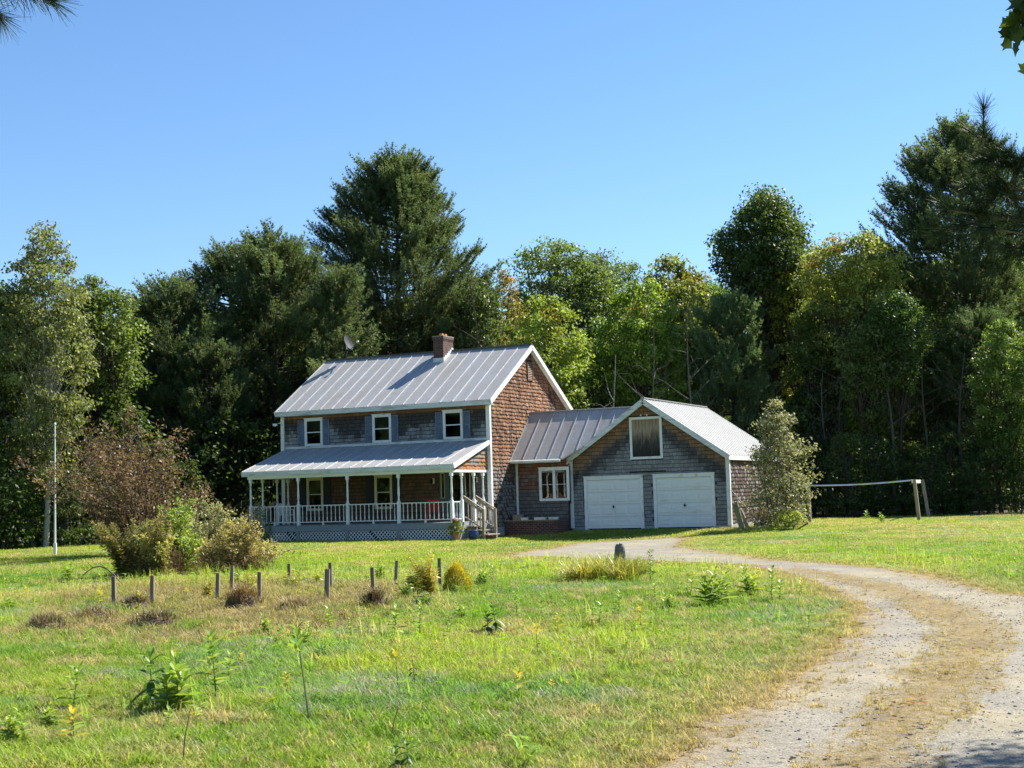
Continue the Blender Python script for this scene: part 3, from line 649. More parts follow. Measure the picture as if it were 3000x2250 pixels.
for i in range(10):
    x = .05+i*.565
    if x > xR-.1: break
    t0 = 0 if x <= xE else (x-xE)/(xR-xE); n = np.array((0, -m1, 1))/math.hypot(1, m1)
    a = np.array((x, CYE, CZE)); b = np.array((x, CYR, CZR)); ws.beam(a+(b-a)*(t0+.001)+n*.018, b+n*.018, .03, .022, up=n)
wo = wr.build('wing_roof', MT['roof2'], house); ws.build('roof_seams', MT['seam'], wo)
MB().box(.04, xR, CYR-.07, CYR+.07, CZR+.005, CZR+.04).build('ridge_cap', MT['seam'], wo)
MB().box(.04, 2.3, CYE-.022, CYE+.002, CZE-.15, CZE-.01).build('fascia', MT['fascia'], house)
g = MB(); g.tube([(.0, CYE-.06, CZE-.07), (2.3, CYE-.06, CZE-.08)], .05, 8); g.build('gutter', MT['white'], house)
# brick planter against the wing
pl = empty('brick_planter', (1.3, 1.75, 0), 'low dark brick planter below the wing window, filled with pots', 'planter')
b = MB(); ox, oy = 1.3, 1.75
b.box(.03-ox, 2.36-ox, 1.13-oy, 1.24-oy, -.2, .56); b.box(.03-ox, .14-ox, 1.241-oy, CY-.05-oy, -.2, .56); b.box(2.25-ox, 2.36-ox, 1.241-oy, CY-.05-oy, -.2, .56); b.build('brick_wall', MT['brick'], pl)
b = MB(); b.box(.01-ox, 2.37-ox, 1.1-oy, 1.26-oy, .561, .6); b.build('cap_board', MT['wood'], pl)
b = MB(); b.box(.141-ox, 2.249-ox, 1.242-oy, CY-.06-oy, -.1, .52); b.build('soil', solid('potting_soil', (.03, .022, .016), 1, .3), pl)
cb = MB(); cb.box(0, .4, 0, .19, 0, .2); cb.box(0, .4, 0, .06, .201, .3); cb.box(0, .4, .13, .19, .201, .3); cb.box(.0, .06, .061, .129, .201, .3); cb.box(.34, .4, .061, .129, .201, .3); cb.box(.17, .23, .061, .129, .201, .3)
tag(cb.build('cinder_block', solid('tan_block', (.34, .27, .19), .9, .2), loc=(.22, 1.5, .521)), 'tan hollow block standing at the left end of the brick planter', 'block')
def tray(x, wd, lab, rz):
    t = MB(); t.hexa([(-wd/2+.03, -.08, 0), (wd/2-.03, -.08, 0), (wd/2-.03, .08, 0), (-wd/2+.03, .08, 0), (-wd/2, -.11, .17), (wd/2, -.11, .17), (wd/2, .11, .17), (-wd/2, .11, .17)])
    o = tag(t.build('window_box', MT['white']), lab, 'planter box'); o.location = (x, 1.5, .521); o.rotation_euler = (0, 0, rz)
tray(.78, .3, 'small white plastic pot next to the tan block on the brick planter', .1); tray(1.48, .52, 'long white window box in the middle of the brick planter', .03); tray(2.06, .4, 'white window box at the garage end of the brick planter', -.04)
# ================================================================== GARAGE
GW, GY, GYB = 6.691, 2.671, 10.35; GX0, GX1 = GX, GX+GW; GC = (GX0+GX1)/2
GZE, GZR, GO = 2.952, 5.316, .314; gs = (GZR-GZE)/(GC-(GX0-.116))
gar = empty('garage', (GC, GY, .1), 'grey shingled gable garage with two white overhead doors and a ribbed metal roof', 'garage')
gar.location = (0, 0, 0)
groof = lambda x: GZR-gs*abs(x-GC)
d1, d2 = (2.953, 5.511), (5.943, 8.486); dzb, dzt = .13, 2.263
gcm = MB()
wallbox_with_holes(gcm, GX0+.01, GX1-.01, 0, 2.9, GY, GY+.14, [(d1[0]+.15, d1[1]-.15, -.1, 2.13), (d2[0]+.15, d2[1]-.15, -.1, 2.13)])
gcm.add([(GX0+.01, y, 2.9) for y in (GY, GY+.14)]+[(GX1-.01, y, 2.9) for y in (GY, GY+.14)]+[(GC, y, GZR-.12) for y in (GY, GY+.14)], [[0, 2, 4], [3, 1, 5]]).add([(0, 0, 0)], np.zeros((0, 4), int))
gcm.box(GX0+.001, GX0+.14, GY+.141, GYB, 0, 2.9); gcm.box(GX1-.14, GX1-.001, GY+.141, GYB, 0, 2.9); gcm.box(GX0+.14, GX1-.14, GYB-.14, GYB-.001, 0, 2.9)
gcm.add([(GX0+.01, GYB, 2.9), (GX1-.01, GYB, 2.9), (GC, GYB, GZR-.12)], [[0, 1, 2]]); gcm.build('wall_core', MT['core'], gar)
for q_ in ((GX0-.01, d1[0]+.02, GY-.02, GY+.1, -.3, .26), (d1[1]-.02, d2[0]+.02, GY-.02, GY+.1, -.3, .26), (d2[1]-.02, GX1+.015, GY-.02, GY+.1, -.3, .26), (GX1-.1, GX1+.015, GY+.101, GYB, -.3, .3), (d1[0]+.02, d1[1]-.02, GY-.04, GY+.1, -.3, .11), (d2[0]+.02, d2[1]-.02, GY-.04, GY+.1, -.3, .11)): MB().box(*q_).build('foundation', MT['conc'], gar)
def col_gf(u, z, rg):
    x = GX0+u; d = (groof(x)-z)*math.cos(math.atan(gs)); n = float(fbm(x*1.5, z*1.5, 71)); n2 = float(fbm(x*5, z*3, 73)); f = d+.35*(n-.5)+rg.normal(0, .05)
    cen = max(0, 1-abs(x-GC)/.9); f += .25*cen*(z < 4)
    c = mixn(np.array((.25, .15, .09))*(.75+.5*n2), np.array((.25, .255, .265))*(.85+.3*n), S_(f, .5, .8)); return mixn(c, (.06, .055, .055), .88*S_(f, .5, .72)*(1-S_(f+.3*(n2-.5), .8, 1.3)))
gh_ = [(d1[0]-GX0-.02, d1[1]-GX0+.02, 0, dzt+.02), (d2[0]-GX0-.02, d2[1]-GX0+.02, 0, dzt+.02), (5.0-GX0, 6.4-GX0, 2.9, 4.62)]
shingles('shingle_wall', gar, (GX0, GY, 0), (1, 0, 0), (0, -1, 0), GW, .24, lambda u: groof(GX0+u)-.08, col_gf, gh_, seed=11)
def col_gs(u, z, rg):
    n = float(fbm(u*1.2, z*1.2, 75)); n2 = float(fbm(u*6, z*2, 77)); t = sst((z-2.3-n*.3)/.4)
    b = np.array(BR)*(.4+.7*n2) if rg.random() < .8 else np.array(LG)*.8
    return b*(1-t)+np.array((.22, .11, .06))*t
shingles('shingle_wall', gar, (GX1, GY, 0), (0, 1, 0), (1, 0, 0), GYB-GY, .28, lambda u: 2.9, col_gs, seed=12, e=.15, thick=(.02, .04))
for q in ((GX0-.03, GX0+.1, GY-.05, GY-.022), (GX1-.1, GX1+.03, GY-.05, GY-.022), (GX1+.031, GX1+.055, GY-.05, GY+.07), (GX0-.055, GX0-.031, GY-.05, GY+.07)):
    MB().box(*q, .2, 3.0-.02).build('corner_board', MT['white'], gar)
g = MB(); g.tube([(GX0-.1, GY-.2, 2.86), (GX0-.1, GY-.1, 2.72), (GX0-.1, GY-.06, 2.6), (GX0-.1, GY-.06, .25)], .035, 8); g.build('downpipe', MT['white'], gar)
# roof
gr, gsm = MB(), MB()
def gplane(sx):
    xe = GC+sx*(GC-GX0+.116); y0, y1 = GY-GO, GYB+.31
    a = [(xe, y0, GZE), (GC, y0, GZR), (GC, y1, GZR), (xe, y1, GZE)]
    if sx > 0: a = [a[1], a[0], a[3], a[2]]
    gr.hexa([(x, y, z-.05) for x, y, z in a]+a)
    n = np.array((sx*gs, 0, 1))/math.hypot(1, gs)
    for i in range(22):
        y = y0+.02+(y1-y0-.04)*i/21
        gsm.beam(np.array((GC+sx*.02, y, GZR-gs*.02))+n*.014, np.array((xe-sx*.005, y, GZE+gs*.005))+n*.014, .07, .025, up=n)
gplane(-1); gplane(1)
go = gr.build('roof', MT['roof3'], gar); gsm.build('roof_ribs', MT['seam'], go)
MB().box(GC-.08, GC+.08, GY-GO-.01, GYB+.31, GZR+.02, GZR+.05).build('ridge_cap', MT['seam'], go)
for sx in (-1, 1):
    for y in (GY-GO-.014, GYB+.32):
        xe = GC+sx*(GC-GX0+.13); rb = MB(); a = (xe, y, GZE-.1); b = (GC+sx*.002, y, GZR-.11); rb.beam(a, b, .028, .2, up=(0, 0, 1)); rb.build('rake_board', MT['fascia'], gar)
    xe = GC+sx*(GC-GX0+.12); MB().box(xe-.012, xe+.012, GY-GO, GYB+.3, GZE-.2, GZE-.03).build('fascia', MT['white'], gar)
    MB().box(min(xe-sx*.13, xe-sx*.015), max(xe-sx*.13, xe-sx*.015), GY-GO+.02, GYB+.3, GZE-.2, GZE-.18).build('soffit', MT['white'], gar)
MB().hexa([(GX0-.1, GY-GO+.005, GZE-.09), (GC, GY-GO+.005, GZR-.16), (GC, GY-.005, GZR-.16), (GX0-.1, GY-.005, GZE-.09), (GX0-.1, GY-GO+.005, GZE-.06), (GC, GY-GO+.005, GZR-.13), (GC, GY-.005, GZR-.13), (GX0-.1, GY-.005, GZE-.06)]).hexa([(GC, GY-GO+.005, GZR-.16), (GX1+.1, GY-GO+.005, GZE-.09), (GX1+.1, GY-.005, GZE-.09), (GC, GY-.005, GZR-.16), (GC, GY-GO+.005, GZR-.13), (GX1+.1, GY-GO+.005, GZE-.06), (GX1+.1, GY-.005, GZE-.06), (GC, GY-.005, GZR-.13)]).build('soffit', MT['white'], gar)
# garage doors
for k, (a, b) in enumerate((d1, d2)):
    t = MB(); y0, y1 = GY-.06, GY-.002; tw = .13
    t.box(a, a+tw, y0, y1, dzb-.05, dzt); t.box(b-tw, b, y0, y1, dzb-.05, dzt); t.box(a+tw+.001, b-tw-.001, y0, y1, dzt-tw, dzt); t.box(a-.03, b+.03, y0-.03, y0-.002, dzt, dzt+.03)
    fo = t.build('door_frame', MT['white'], gar)
    p = MB(); zb, zt = dzb+.01, dzt-tw-.002; xa, xb = a+tw+.003, b-tw-.003; n = 4 if k == 0 else 5; n = 4; hh = (zt-zb)/n
    for i in range(n):
        z0, z1 = zb+.03*(i == 0)+i*hh, zb+(i+1)*hh-.011; p.box(xa, xb, GY-.01, GY+.03, z0, z1)
        for m in range(4):
            u0 = xa+(xb-xa)*(m+.08)/4; u1 = xa+(xb-xa)*(m+.92)/4; zz0, zz1 = z0+.09, z1-.09
            p.hexa([(u0, GY-.0105, zz0), (u1, GY-.0105, zz0), (u1, GY-.0105, zz1), (u0, GY-.0105, zz1), (u0+.03, GY-.024, zz0+.03), (u1-.03, GY-.024, zz0+.03), (u1-.03, GY-.024, zz1-.03), (u0+.03, GY-.024, zz1-.03)])
    dd = p.build('overhead_door', MT['door'], gar)
    h = MB(); xm = (xa+xb)/2+(.02 if k else -.02); h.box(xm-.02, xm+.02, GY-.05, GY-.025, zb+.83, zb+.95); h.box(xm-.06, xm+.06, GY-.045, GY-.03, zb+.88, zb+.9); h.build('handle', MT['dark'], dd); MB().box(xa, xb, GY-.014, GY+.03, zb-.02, zb+.028).build('bottom_seal', MT['dark'], dd); MB().box(xa, xb, GY+.031, GY+.05, zb, zt).build('backing', solid('door_joint_shadow', (.5, .51, .51), .8, .1), dd)
t = MB(); a, b, c, d = 5.018, 6.398, 2.908, 4.606; y0, y1 = GY-.06, GY-.004; tw = .1
t.box(a, a+tw, y0, y1, c, d); t.box(b-tw, b, y0, y1, c, d); t.box(a+tw+.001, b-tw-.001, y0, y1, d-tw, d); t.box(a+tw+.001, b-tw-.001, y0, y1, c, c+tw)
lh = t.build('loft_hatch_frame', MT['white'], gar)
t = MB()
for i in range(8): u = a+tw+i*(b-a-2*tw)/8; t.box(u+.003, u+(b-a-2*tw)/8-.003, GY-.03-.003*(i % 3), GY-.005, c+tw, d-tw)
t.build('loft_board', MT['board'], lh)
MB().box(4.95, 6.5, GY-.045, GY-.02, 2.38, 2.43).build('header_batten', MT['dark'], gar)
for x in (5.52, 5.78): MB().lathe(x, GY-.04, [(4.64, .02), (4.67, .035), (4.7, .03)], 8).build('loft_light', MT['white'], gar)
# ================================================================== SATELLITE DISH (stands on the ridge)
sd = empty('satellite_dish', (-9.14, 3.86, 8.06), 'grey satellite dish on a bent pole at the left end of the house ridge', 'satellite dish')
MB().tube([(0, 0, -.02), (.04, 0, .1), (.09, 0, .28), (.09, 0, .45)], .03, 8).box(-.06, .06, -.06, .06, -.02, .015).build('pole', MT['dishm'], sd)
nrm = np.array((.93, -.1, .38)); nrm /= np.linalg.norm(nrm); ua = np.cross((0, 0, 1), nrm); ua /= np.linalg.norm(ua); va = np.cross(nrm, ua); ce = np.array((.12, 0, .7))
db = MB(); V = []; F = []; nr, na = 6, 28
for i in range(nr+1):
    r = i/nr
    for j in range(na):
        t = 2*math.pi*j/na; V.append(ce+ua*math.cos(t)*.29*r+va*math.sin(t)*.36*r+nrm*(.09*r*r))
for i in range(nr):
    for j in range(na): F.append([i*na+j, i*na+(j+1) % na, (i+1)*na+(j+1) % na, (i+1)*na+j])
V = np.array(V); db.add(V, F); db.add(V-nrm*.012, [f[::-1] for f in F]); m = nr*na; db.add(np.vstack([V[m:], V[m:]-nrm*.012]), [[j, (j+1) % na, na+(j+1) % na, na+j] for j in range(na)])
db.build('reflector', MT['dishm'], sd, smooth=True)
MB().tube([ce-nrm*.02-va*.05, (.09, 0, .42)], .05, 8).build('mount', MT['metal'], sd)
e_ = ce-va*.33+nrm*.09; MB().tube([e_, e_+nrm*.35+va*.02, e_+nrm*.5+va*.12], .018, 8).build('feed_arm', MT['dishm'], sd)
t_ = e_+nrm*.5+va*.12; MB().tube([t_+nrm*.02, t_-nrm*.1+va*.02], [.03, .045], 10).build('receiver', MT['white'], sd)
# ================================================================== PORCH THINGS
def chair(name, x, y, z, rz, mat, label):
    c = empty(name, (x, y, z), label, 'chair', rz=rz)
    s = MB(); s.box(-.24, .24, -.22, .22, .4, .43); s.build('seat', mat, c)
    b = MB(); b.box(-.25, .25, .2, .23, .78, .86)
    for i in range(5): u = -.2+i*.1; b.hexa([(u-.035, .19, .43), (u+.035, .19, .43), (u+.035, .22, .43), (u-.035, .22, .43), (u-.035, .23, .9), (u+.035, .23, .9), (u+.035, .26, .9), (u-.035, .26, .9)])
    b.build('backrest', mat, c)
    for sx in (-1, 1):
        MB().box(sx*.27-.03, sx*.27+.03, -.24, .24, .62, .65).build('armrest', mat, c)
        for sy in (-.22, .21): MB().beam((sx*.26, sy*1.1, .001), (sx*.24, sy, .62 if sy < 0 else .5), .045, .045).build('leg', mat, c)
    return c
chair('patio_chair', -8.75, -1.6, .65, 2.6, MT['white'], 'white plastic patio chair behind the railing at the left end of the porch')
chair('patio_chair', -1.75, -1.5, .65, 3.3, MT['red'], 'red patio chair on the porch near the front door')
# ================================================================== POTS BY THE STEPS
fp = empty('flower_pot', (.22, -3.45, 0), 'trailing leafy plant in a tall pot with a red bloom beside the porch steps', 'flower pot')
MB().lathe(0, 0, [(-.02, .09), (.25, .14), (.27, .15), (.27, .12)], 14).build('pot', MT['terra'], fp)
bp = tag(MB().lathe(0, 0, [(-.02, .1), (.1, .2), (.24, .21), (.3, .16), (.33, .18), (.33, .13)], 18).build('glazed_pot', MT['bluepot'], smooth=True, loc=(.72, -3.05, 0)), 'round blue glazed pot on the grass beside the porch steps', 'pot')
hb = empty('hanging_basket', (.12, -3.32, .5), 'small pink and dark red hanging ornament pot at the porch corner above the ivy', 'ornament')
MB().lathe(0, 0, [(.1, .02), (.14, .1), (.24, .12), (.26, .12)], 12).build('basket', MT['red'], hb); MB().tube([(0, 0, .26), (0, .12, .55)], .008, 5).build('hanger', MT['metal'], hb)
MB().lathe(0, 0, [(.26, .11), (.31, .08), (.33, .02)], 10).build('bloom', solid('pink_bloom', (.6, .25, .28), .7), hb)
# ================================================================== FLAGPOLE
flp = P(119, 1200); fp_ = empty('flagpole', flp, 'thin white pole standing alone in the lawn before the dark left woods', 'pole')
MB().tube([(0, 0, -.1), (0, 0, .5), (.01, 0, 4.45)], [.035, .035, .02], 8).build('shaft', MT['white'], fp_)
MB().tube([(0, 0, -.1), (0, 0, .42)], .06, 10).build('base_sleeve', MT['white'], fp_)
MB().lathe(.01, 0, [(4.43, .02), (4.46, .04), (4.5, .045), (4.54, .02)], 10).build('finial', MT['white'], fp_)
MB().tube([(.03, 0, 2.2), (.07, 0, 2.26)], .015, 6).build('cleat', MT['white'], fp_)
# ================================================================== SWING FRAME
def fr(px, py): return P(px, py)
A1, A2 = P(1749.5, 1130), P(1725, 1131); B1, B2 = P(1986, 1124.5), P(2007, 1117.5)
fc = (A1+B1)/2; sf = empty('clothesline_frame', (fc[0], fc[1], 0), 'weathered post frame with one long pale rail at the edge of the right lawn', 'post frame')
off = np.array((fc[0], fc[1], 0))
tA1, tA2 = A1-off+(0, 0, 1.6), A2-off+(0, 0, 1.6); tB1, tB2 = B1-off+(-.12, 0, 1.66), B2-off+(-.2, 0, 1.66)
for b, t in ((A1-off, tA1), (A2-off, tA2), (B1-off, tB1), (B2-off, tB2)): MB().beam(b-(0, 0, .1), t, .13, .1, up=(0, 1, 0)).build('post', MT['wood'], sf)
for a, b in ((tA1, tA2), (tB1, tB2)):
    d = (b-a)/np.linalg.norm(b-a); s_ = np.array((-.07, -.07, 0)); MB().beam(a-d*.1+s_-(0, 0, .08), b+d*.1+s_-(0, 0, .08), .04, .14).build('crossbar', MT['cream'], sf)
a, b = tA1+(0, 0, -.06), tB1+(0, 0, -.02); MB().tube([a+(b-a)*t+(0, 0, -.06*math.sin(math.pi*t)) for t in np.linspace(0, 1, 9)], .035, 6).build('rail', MT['fascia'], sf)
# ================================================================== JUNK BY THE GARAGE CORNER
q = np.array((9.5, 2.2, .12))
pal = empty('leaning_boards', q, 'two mossy old boards leaning at the right corner of the garage', 'boards')
MB().beam((.25, -.35, -.02), (-.15, .2, .95), .22, .04, up=(0, 1, .3)).build('board', solid('mossy_board', (.22, .22, .1), .9, .4, 9), pal)
MB().beam((.5, -.4, -.02), (.08, .2, .6), .16, .04, up=(0, 1, .3)).build('board', MT['wood'], pal)
rk = empty('garden_rake', (9.95, 2.2, .12), 'long handled garden tool propped against the garage side', 'garden tool')
MB().tube([(.65, -.5, .02), (-.75, .25, 1.45)], .018, 6).build('handle', MT['wood'], rk)
h = MB(); h.beam((.45, -.6, .03), (.85, -.4, .03), .03, .03)
for i in range(8): u = i/7; p = np.array((.45+.4*u, -.6+.2*u, .03)); h.beam(p, p+(.03, -.05, -.06), .01, .01)
h.build('head', MT['metal'], rk)
lad = empty('hand_truck', (10.35, 2.0, .12), 'small grey metal frame standing in the grass beside the leaning boards', 'hand truck')
MB().tube([(-.1, 0, -.02), (-.12, .05, .6), (.12, .05, .6), (.1, 0, -.02)], .018, 6).tube([(-.11, .03, .3), (.11, .03, .3)], .014, 6).build('frame', MT['metal'], lad)
for s_ in (-1, 1): MB().tube([(s_*.13-.015, .02, .09), (s_*.13+.015, .02, .09)], .09, 12).build('wheel', MT['dark'], lad)
# ================================================================== STAKES
ST = [(247, 1315, 58, 'leftmost grey stake of the garden bed'), (328, 1308, 54, 'second grey stake from the left, by the dry mounds'), (469, 1300, 52, 'grey stake beside a yellow goldenrod plant'),
      (499, 1282, 50, 'grey stake standing in the back row behind the brown weeds'), (560, 1304, 57, 'leaning grey stake between brown grass clumps'), (625, 1270, 44, 'far stake half hidden by a yellow weed'),
      (714, 1280, 54, 'rear stake of the close pair in the bed'), (705, 1304, 62, 'front stake of the close pair in the bed, thick and worn'), (807, 1297, 60, 'lone grey stake above the dark grass tuft'),
      (853, 1266, 46, 'grey stake in the back row left of the yellow weeds'), (951, 1273, 56, 'rightmost grey stake, next to the golden bush')]
for i, (x, y, h, lab) in enumerate(ST):
    p = P(x, y); dist = np.dot(p-CAM, (math.sin(YAW), math.cos(YAW), 0)); H = h*3000/2212/FPX*dist*1.18
    m = MB(); tl = rng.normal(0, .02, 2); wv = .075 if i != 7 else .095
    m.beam((0, 0, -.15), (tl[0], tl[1], H), wv, wv*.8, up=(.9, .43, 0), w2=wv*.95, h2=wv*.75)
    o = tag(m.build('wooden_stake', MT['stake'], loc=tuple(p)), lab, 'stake', 'grey stakes around the old garden bed')
# ================================================================== STONE POST
p = P(1340, 1228); sp = MB(); a = np.linspace(0, 2*math.pi, 14, endpoint=False); V = []; F = []; rg = np.random.default_rng(4); zs = [-.2, .0, .12, .25, .38, .46, .52]
for i, z in enumerate(zs):
    r = [.135, .13, .125, .12, .11, .095, .06][i]
    for t in a: V.append((math.cos(t)*r*1.05*(1+rg.normal(0, .05)), math.sin(t)*r*.9*(1+rg.normal(0, .05)), z+rg.normal(0, .012)))
for i in range(len(zs)-1):
    for j in range(14): F.append([i*14+j, i*14+(j+1) % 14, (i+1)*14+(j+1) % 14, (i+1)*14+j])
sp.add(V, F); sp.add(V[-14:], [list(range(14))]); tag(sp.build('stone_post', MT['stone'], loc=tuple(p)), 'dark rough granite post rising from the yellow daylily clump', 'stone post')
# ================================================================== TREES
UP = np.array([0, 0, 1.0])
def unit(v): return v/(np.linalg.norm(v, axis=-1, keepdims=True)+1e-9)
def leaf_cards(mb, pos, ax, nr, ln, wd, col, fold=.0, n4=True):
    """one small pointed leaf per row: base, two sides, tip"""
    sd = unit(np.cross(ax, nr)); ln = np.asarray(ln).reshape(-1, 1); wd = np.asarray(wd).reshape(-1, 1)
    a = pos; b = pos+ax*ln*.5+sd*wd*.5; c = pos+ax*ln; d = pos+ax*ln*.5-sd*wd*.5
    n = len(pos); V = np.stack([a, b, c, d], 1).reshape(-1, 3); F = np.arange(4*n).reshape(n, 4)
    mb.add(V, F, np.repeat(col, 4, axis=0))
def needle_cards(mb, pos, ax, ln, wd, col, rg, K):
    n = len(pos); P0 = np.repeat(pos, K, 0); A = np.repeat(ax, K, 0); r = unit(rg.normal(size=(n*K, 3))); d = unit(A*.75+r*.62)
    sd = unit(np.cross(d, rg.normal(size=(n*K, 3)))); L_ = np.repeat(ln, K)[:, None]*rg.uniform(.7, 1.15, (n*K, 1)); W_ = wd
    V = np.stack([P0-sd*W_*.5, P0+sd*W_*.5, P0+d*L_+sd*W_*.15], 1).reshape(-1, 3)
    mb.add(V, np.arange(3*n*K).reshape(-1, 3), np.repeat(np.repeat(col, K, 0), 3, 0))
def prof(tab, z):
    t = np.array(tab); return np.interp(z, t[:, 0], t[:, 1])
def pine(H, tabR, tabL=None, seed=0, z0=2.0, step=.5, nb=6, K=8, nl=.2, nw=.042, curl=.28, tr=.22, lean=(0, 0), dens=1.0, bare=.25, lobe=.5, pl=.75, jit=.25):
    """tabR / tabL: crown half width against height fraction on each side; foliage grows in upturned plumes along the boughs"""
    rg = np.random.default_rng(seed); tabL = tabL or tabR; tb = MB(); cb = MB(); H = H-.75
    zz = np.linspace(-.3, H*.97, 9); tb.tube(np.stack([lean[0]*(zz/H)**2, lean[1]*(zz/H)**2, zz], 1), np.linspace(tr, .025, 9), 8)
    TP = []; TA = []; TC = []
    def plume(p, dr, ln, br):
        nn = max(3, int(ln/.1)); t = (np.arange(nn)+rg.random(nn)*.6)/nn; b_ = rg.normal(0, .12, 3)
        TP.append(p+dr*ln*t[:, None]+(UP*.25+b_)*ln*(t**2)[:, None]); TA.append(unit(dr*.7+UP*.35+rg.normal(0, .2, (nn, 3)))); TC.append(br*(.72+.45*t)*rg.uniform(.85, 1.15, nn))
    z = z0
    while z < H-.85:
        fz = z/H; n_ = nb if fz > .2 else max(3, nb-2); a0 = rg.random()*6.28
        for j in range(n_):
            if rg.random() > (.95 if fz > .3 else .8): continue
            az = a0+j*2*math.pi/n_+rg.normal(0, .35); ca = math.cos(az); wR = prof(tabR, fz); wL = prof(tabL, fz); Rr = wL+(wR-wL)*(ca+1)/2
            ft = min(1, (z+Rr*(.3*max(0, fz-.35)+curl*.6+.12))/H); Rr = .25*Rr+.75*(prof(tabL, ft)+(prof(tabR, ft)-prof(tabL, ft))*(ca+1)/2)
            Rr *= rg.uniform(.74, 1.1)*(1-lobe*.5+lobe*float(vnoise(math.cos(az)*1.6+7, math.sin(az)*1.6+z*.45, seed)))
            Rr = max(Rr, .15); zb = z+rg.uniform(-.3, .3); rise = (.0+.5*max(0, fz-.35)+rg.normal(0, .1)); m = 7; s = np.linspace(0, 1, m)
            d = np.array([ca, math.sin(az), 0]); side = np.cross(UP, d); bend = rg.normal(0, .12)
            c0 = np.array([lean[0]*fz*fz, lean[1]*fz*fz, zb]); f = lambda q: c0+d*Rr*q+side*Rr*bend*q*q+UP*Rr*(rise*q+curl*(q**2.5)*.6)
            if Rr > .5: tb.tube(np.array([f(q) for q in s[:-1]]), np.linspace(min(.055, .018*Rr+.01), .008, m-1), 4, cap=False)
            br = rg.uniform(.7, 1.3); npl = max(4, int(Rr*11*dens))
            for i in range(npl):
                q = bare+(1-bare)*rg.random()**.75 if Rr > 1.3 else rg.random(); wd_ = (.12+.32*Rr*(1-q)+.12*Rr**.5)
                so = rg.normal(0, .6)*wd_; p = f(q)+side*so+UP*(rg.normal(.08, .16)-.12*abs(so))
                plume(p, unit(d*(.45+.35*q)+side*np.sign(so)*.35*rg.random()+UP*rg.uniform(.25, 1.1)), pl*rg.uniform(.45, 1.1)*min(1, .45+Rr*.25), br)
            plume(f(1.0)-d*.1, unit(d*.6+UP*.6), pl*.9, br*1.1)
        z += step*rg.uniform(.6, 1.35)*(1 if fz < .8 else .55)
    for _ in range(5): plume(np.array([lean[0], lean[1], H-1.25])+rg.normal(0, .15, 3), unit(UP+rg.normal(0, .22, 3)), .85, 1.1)
    TP = np.concatenate(TP); TA = np.concatenate(TA); TC = np.concatenate(TC); n = len(TC)
    col = np.array([.11, .16, .07])*TC[:, None]*np.stack([rg.uniform(.8, 1.3, n), np.ones(n), rg.uniform(.8, 1.3, n)], 1)
    needle_cards(cb, TP, TA, np.full(n, nl), nw, col, rg, K); return tb, cb
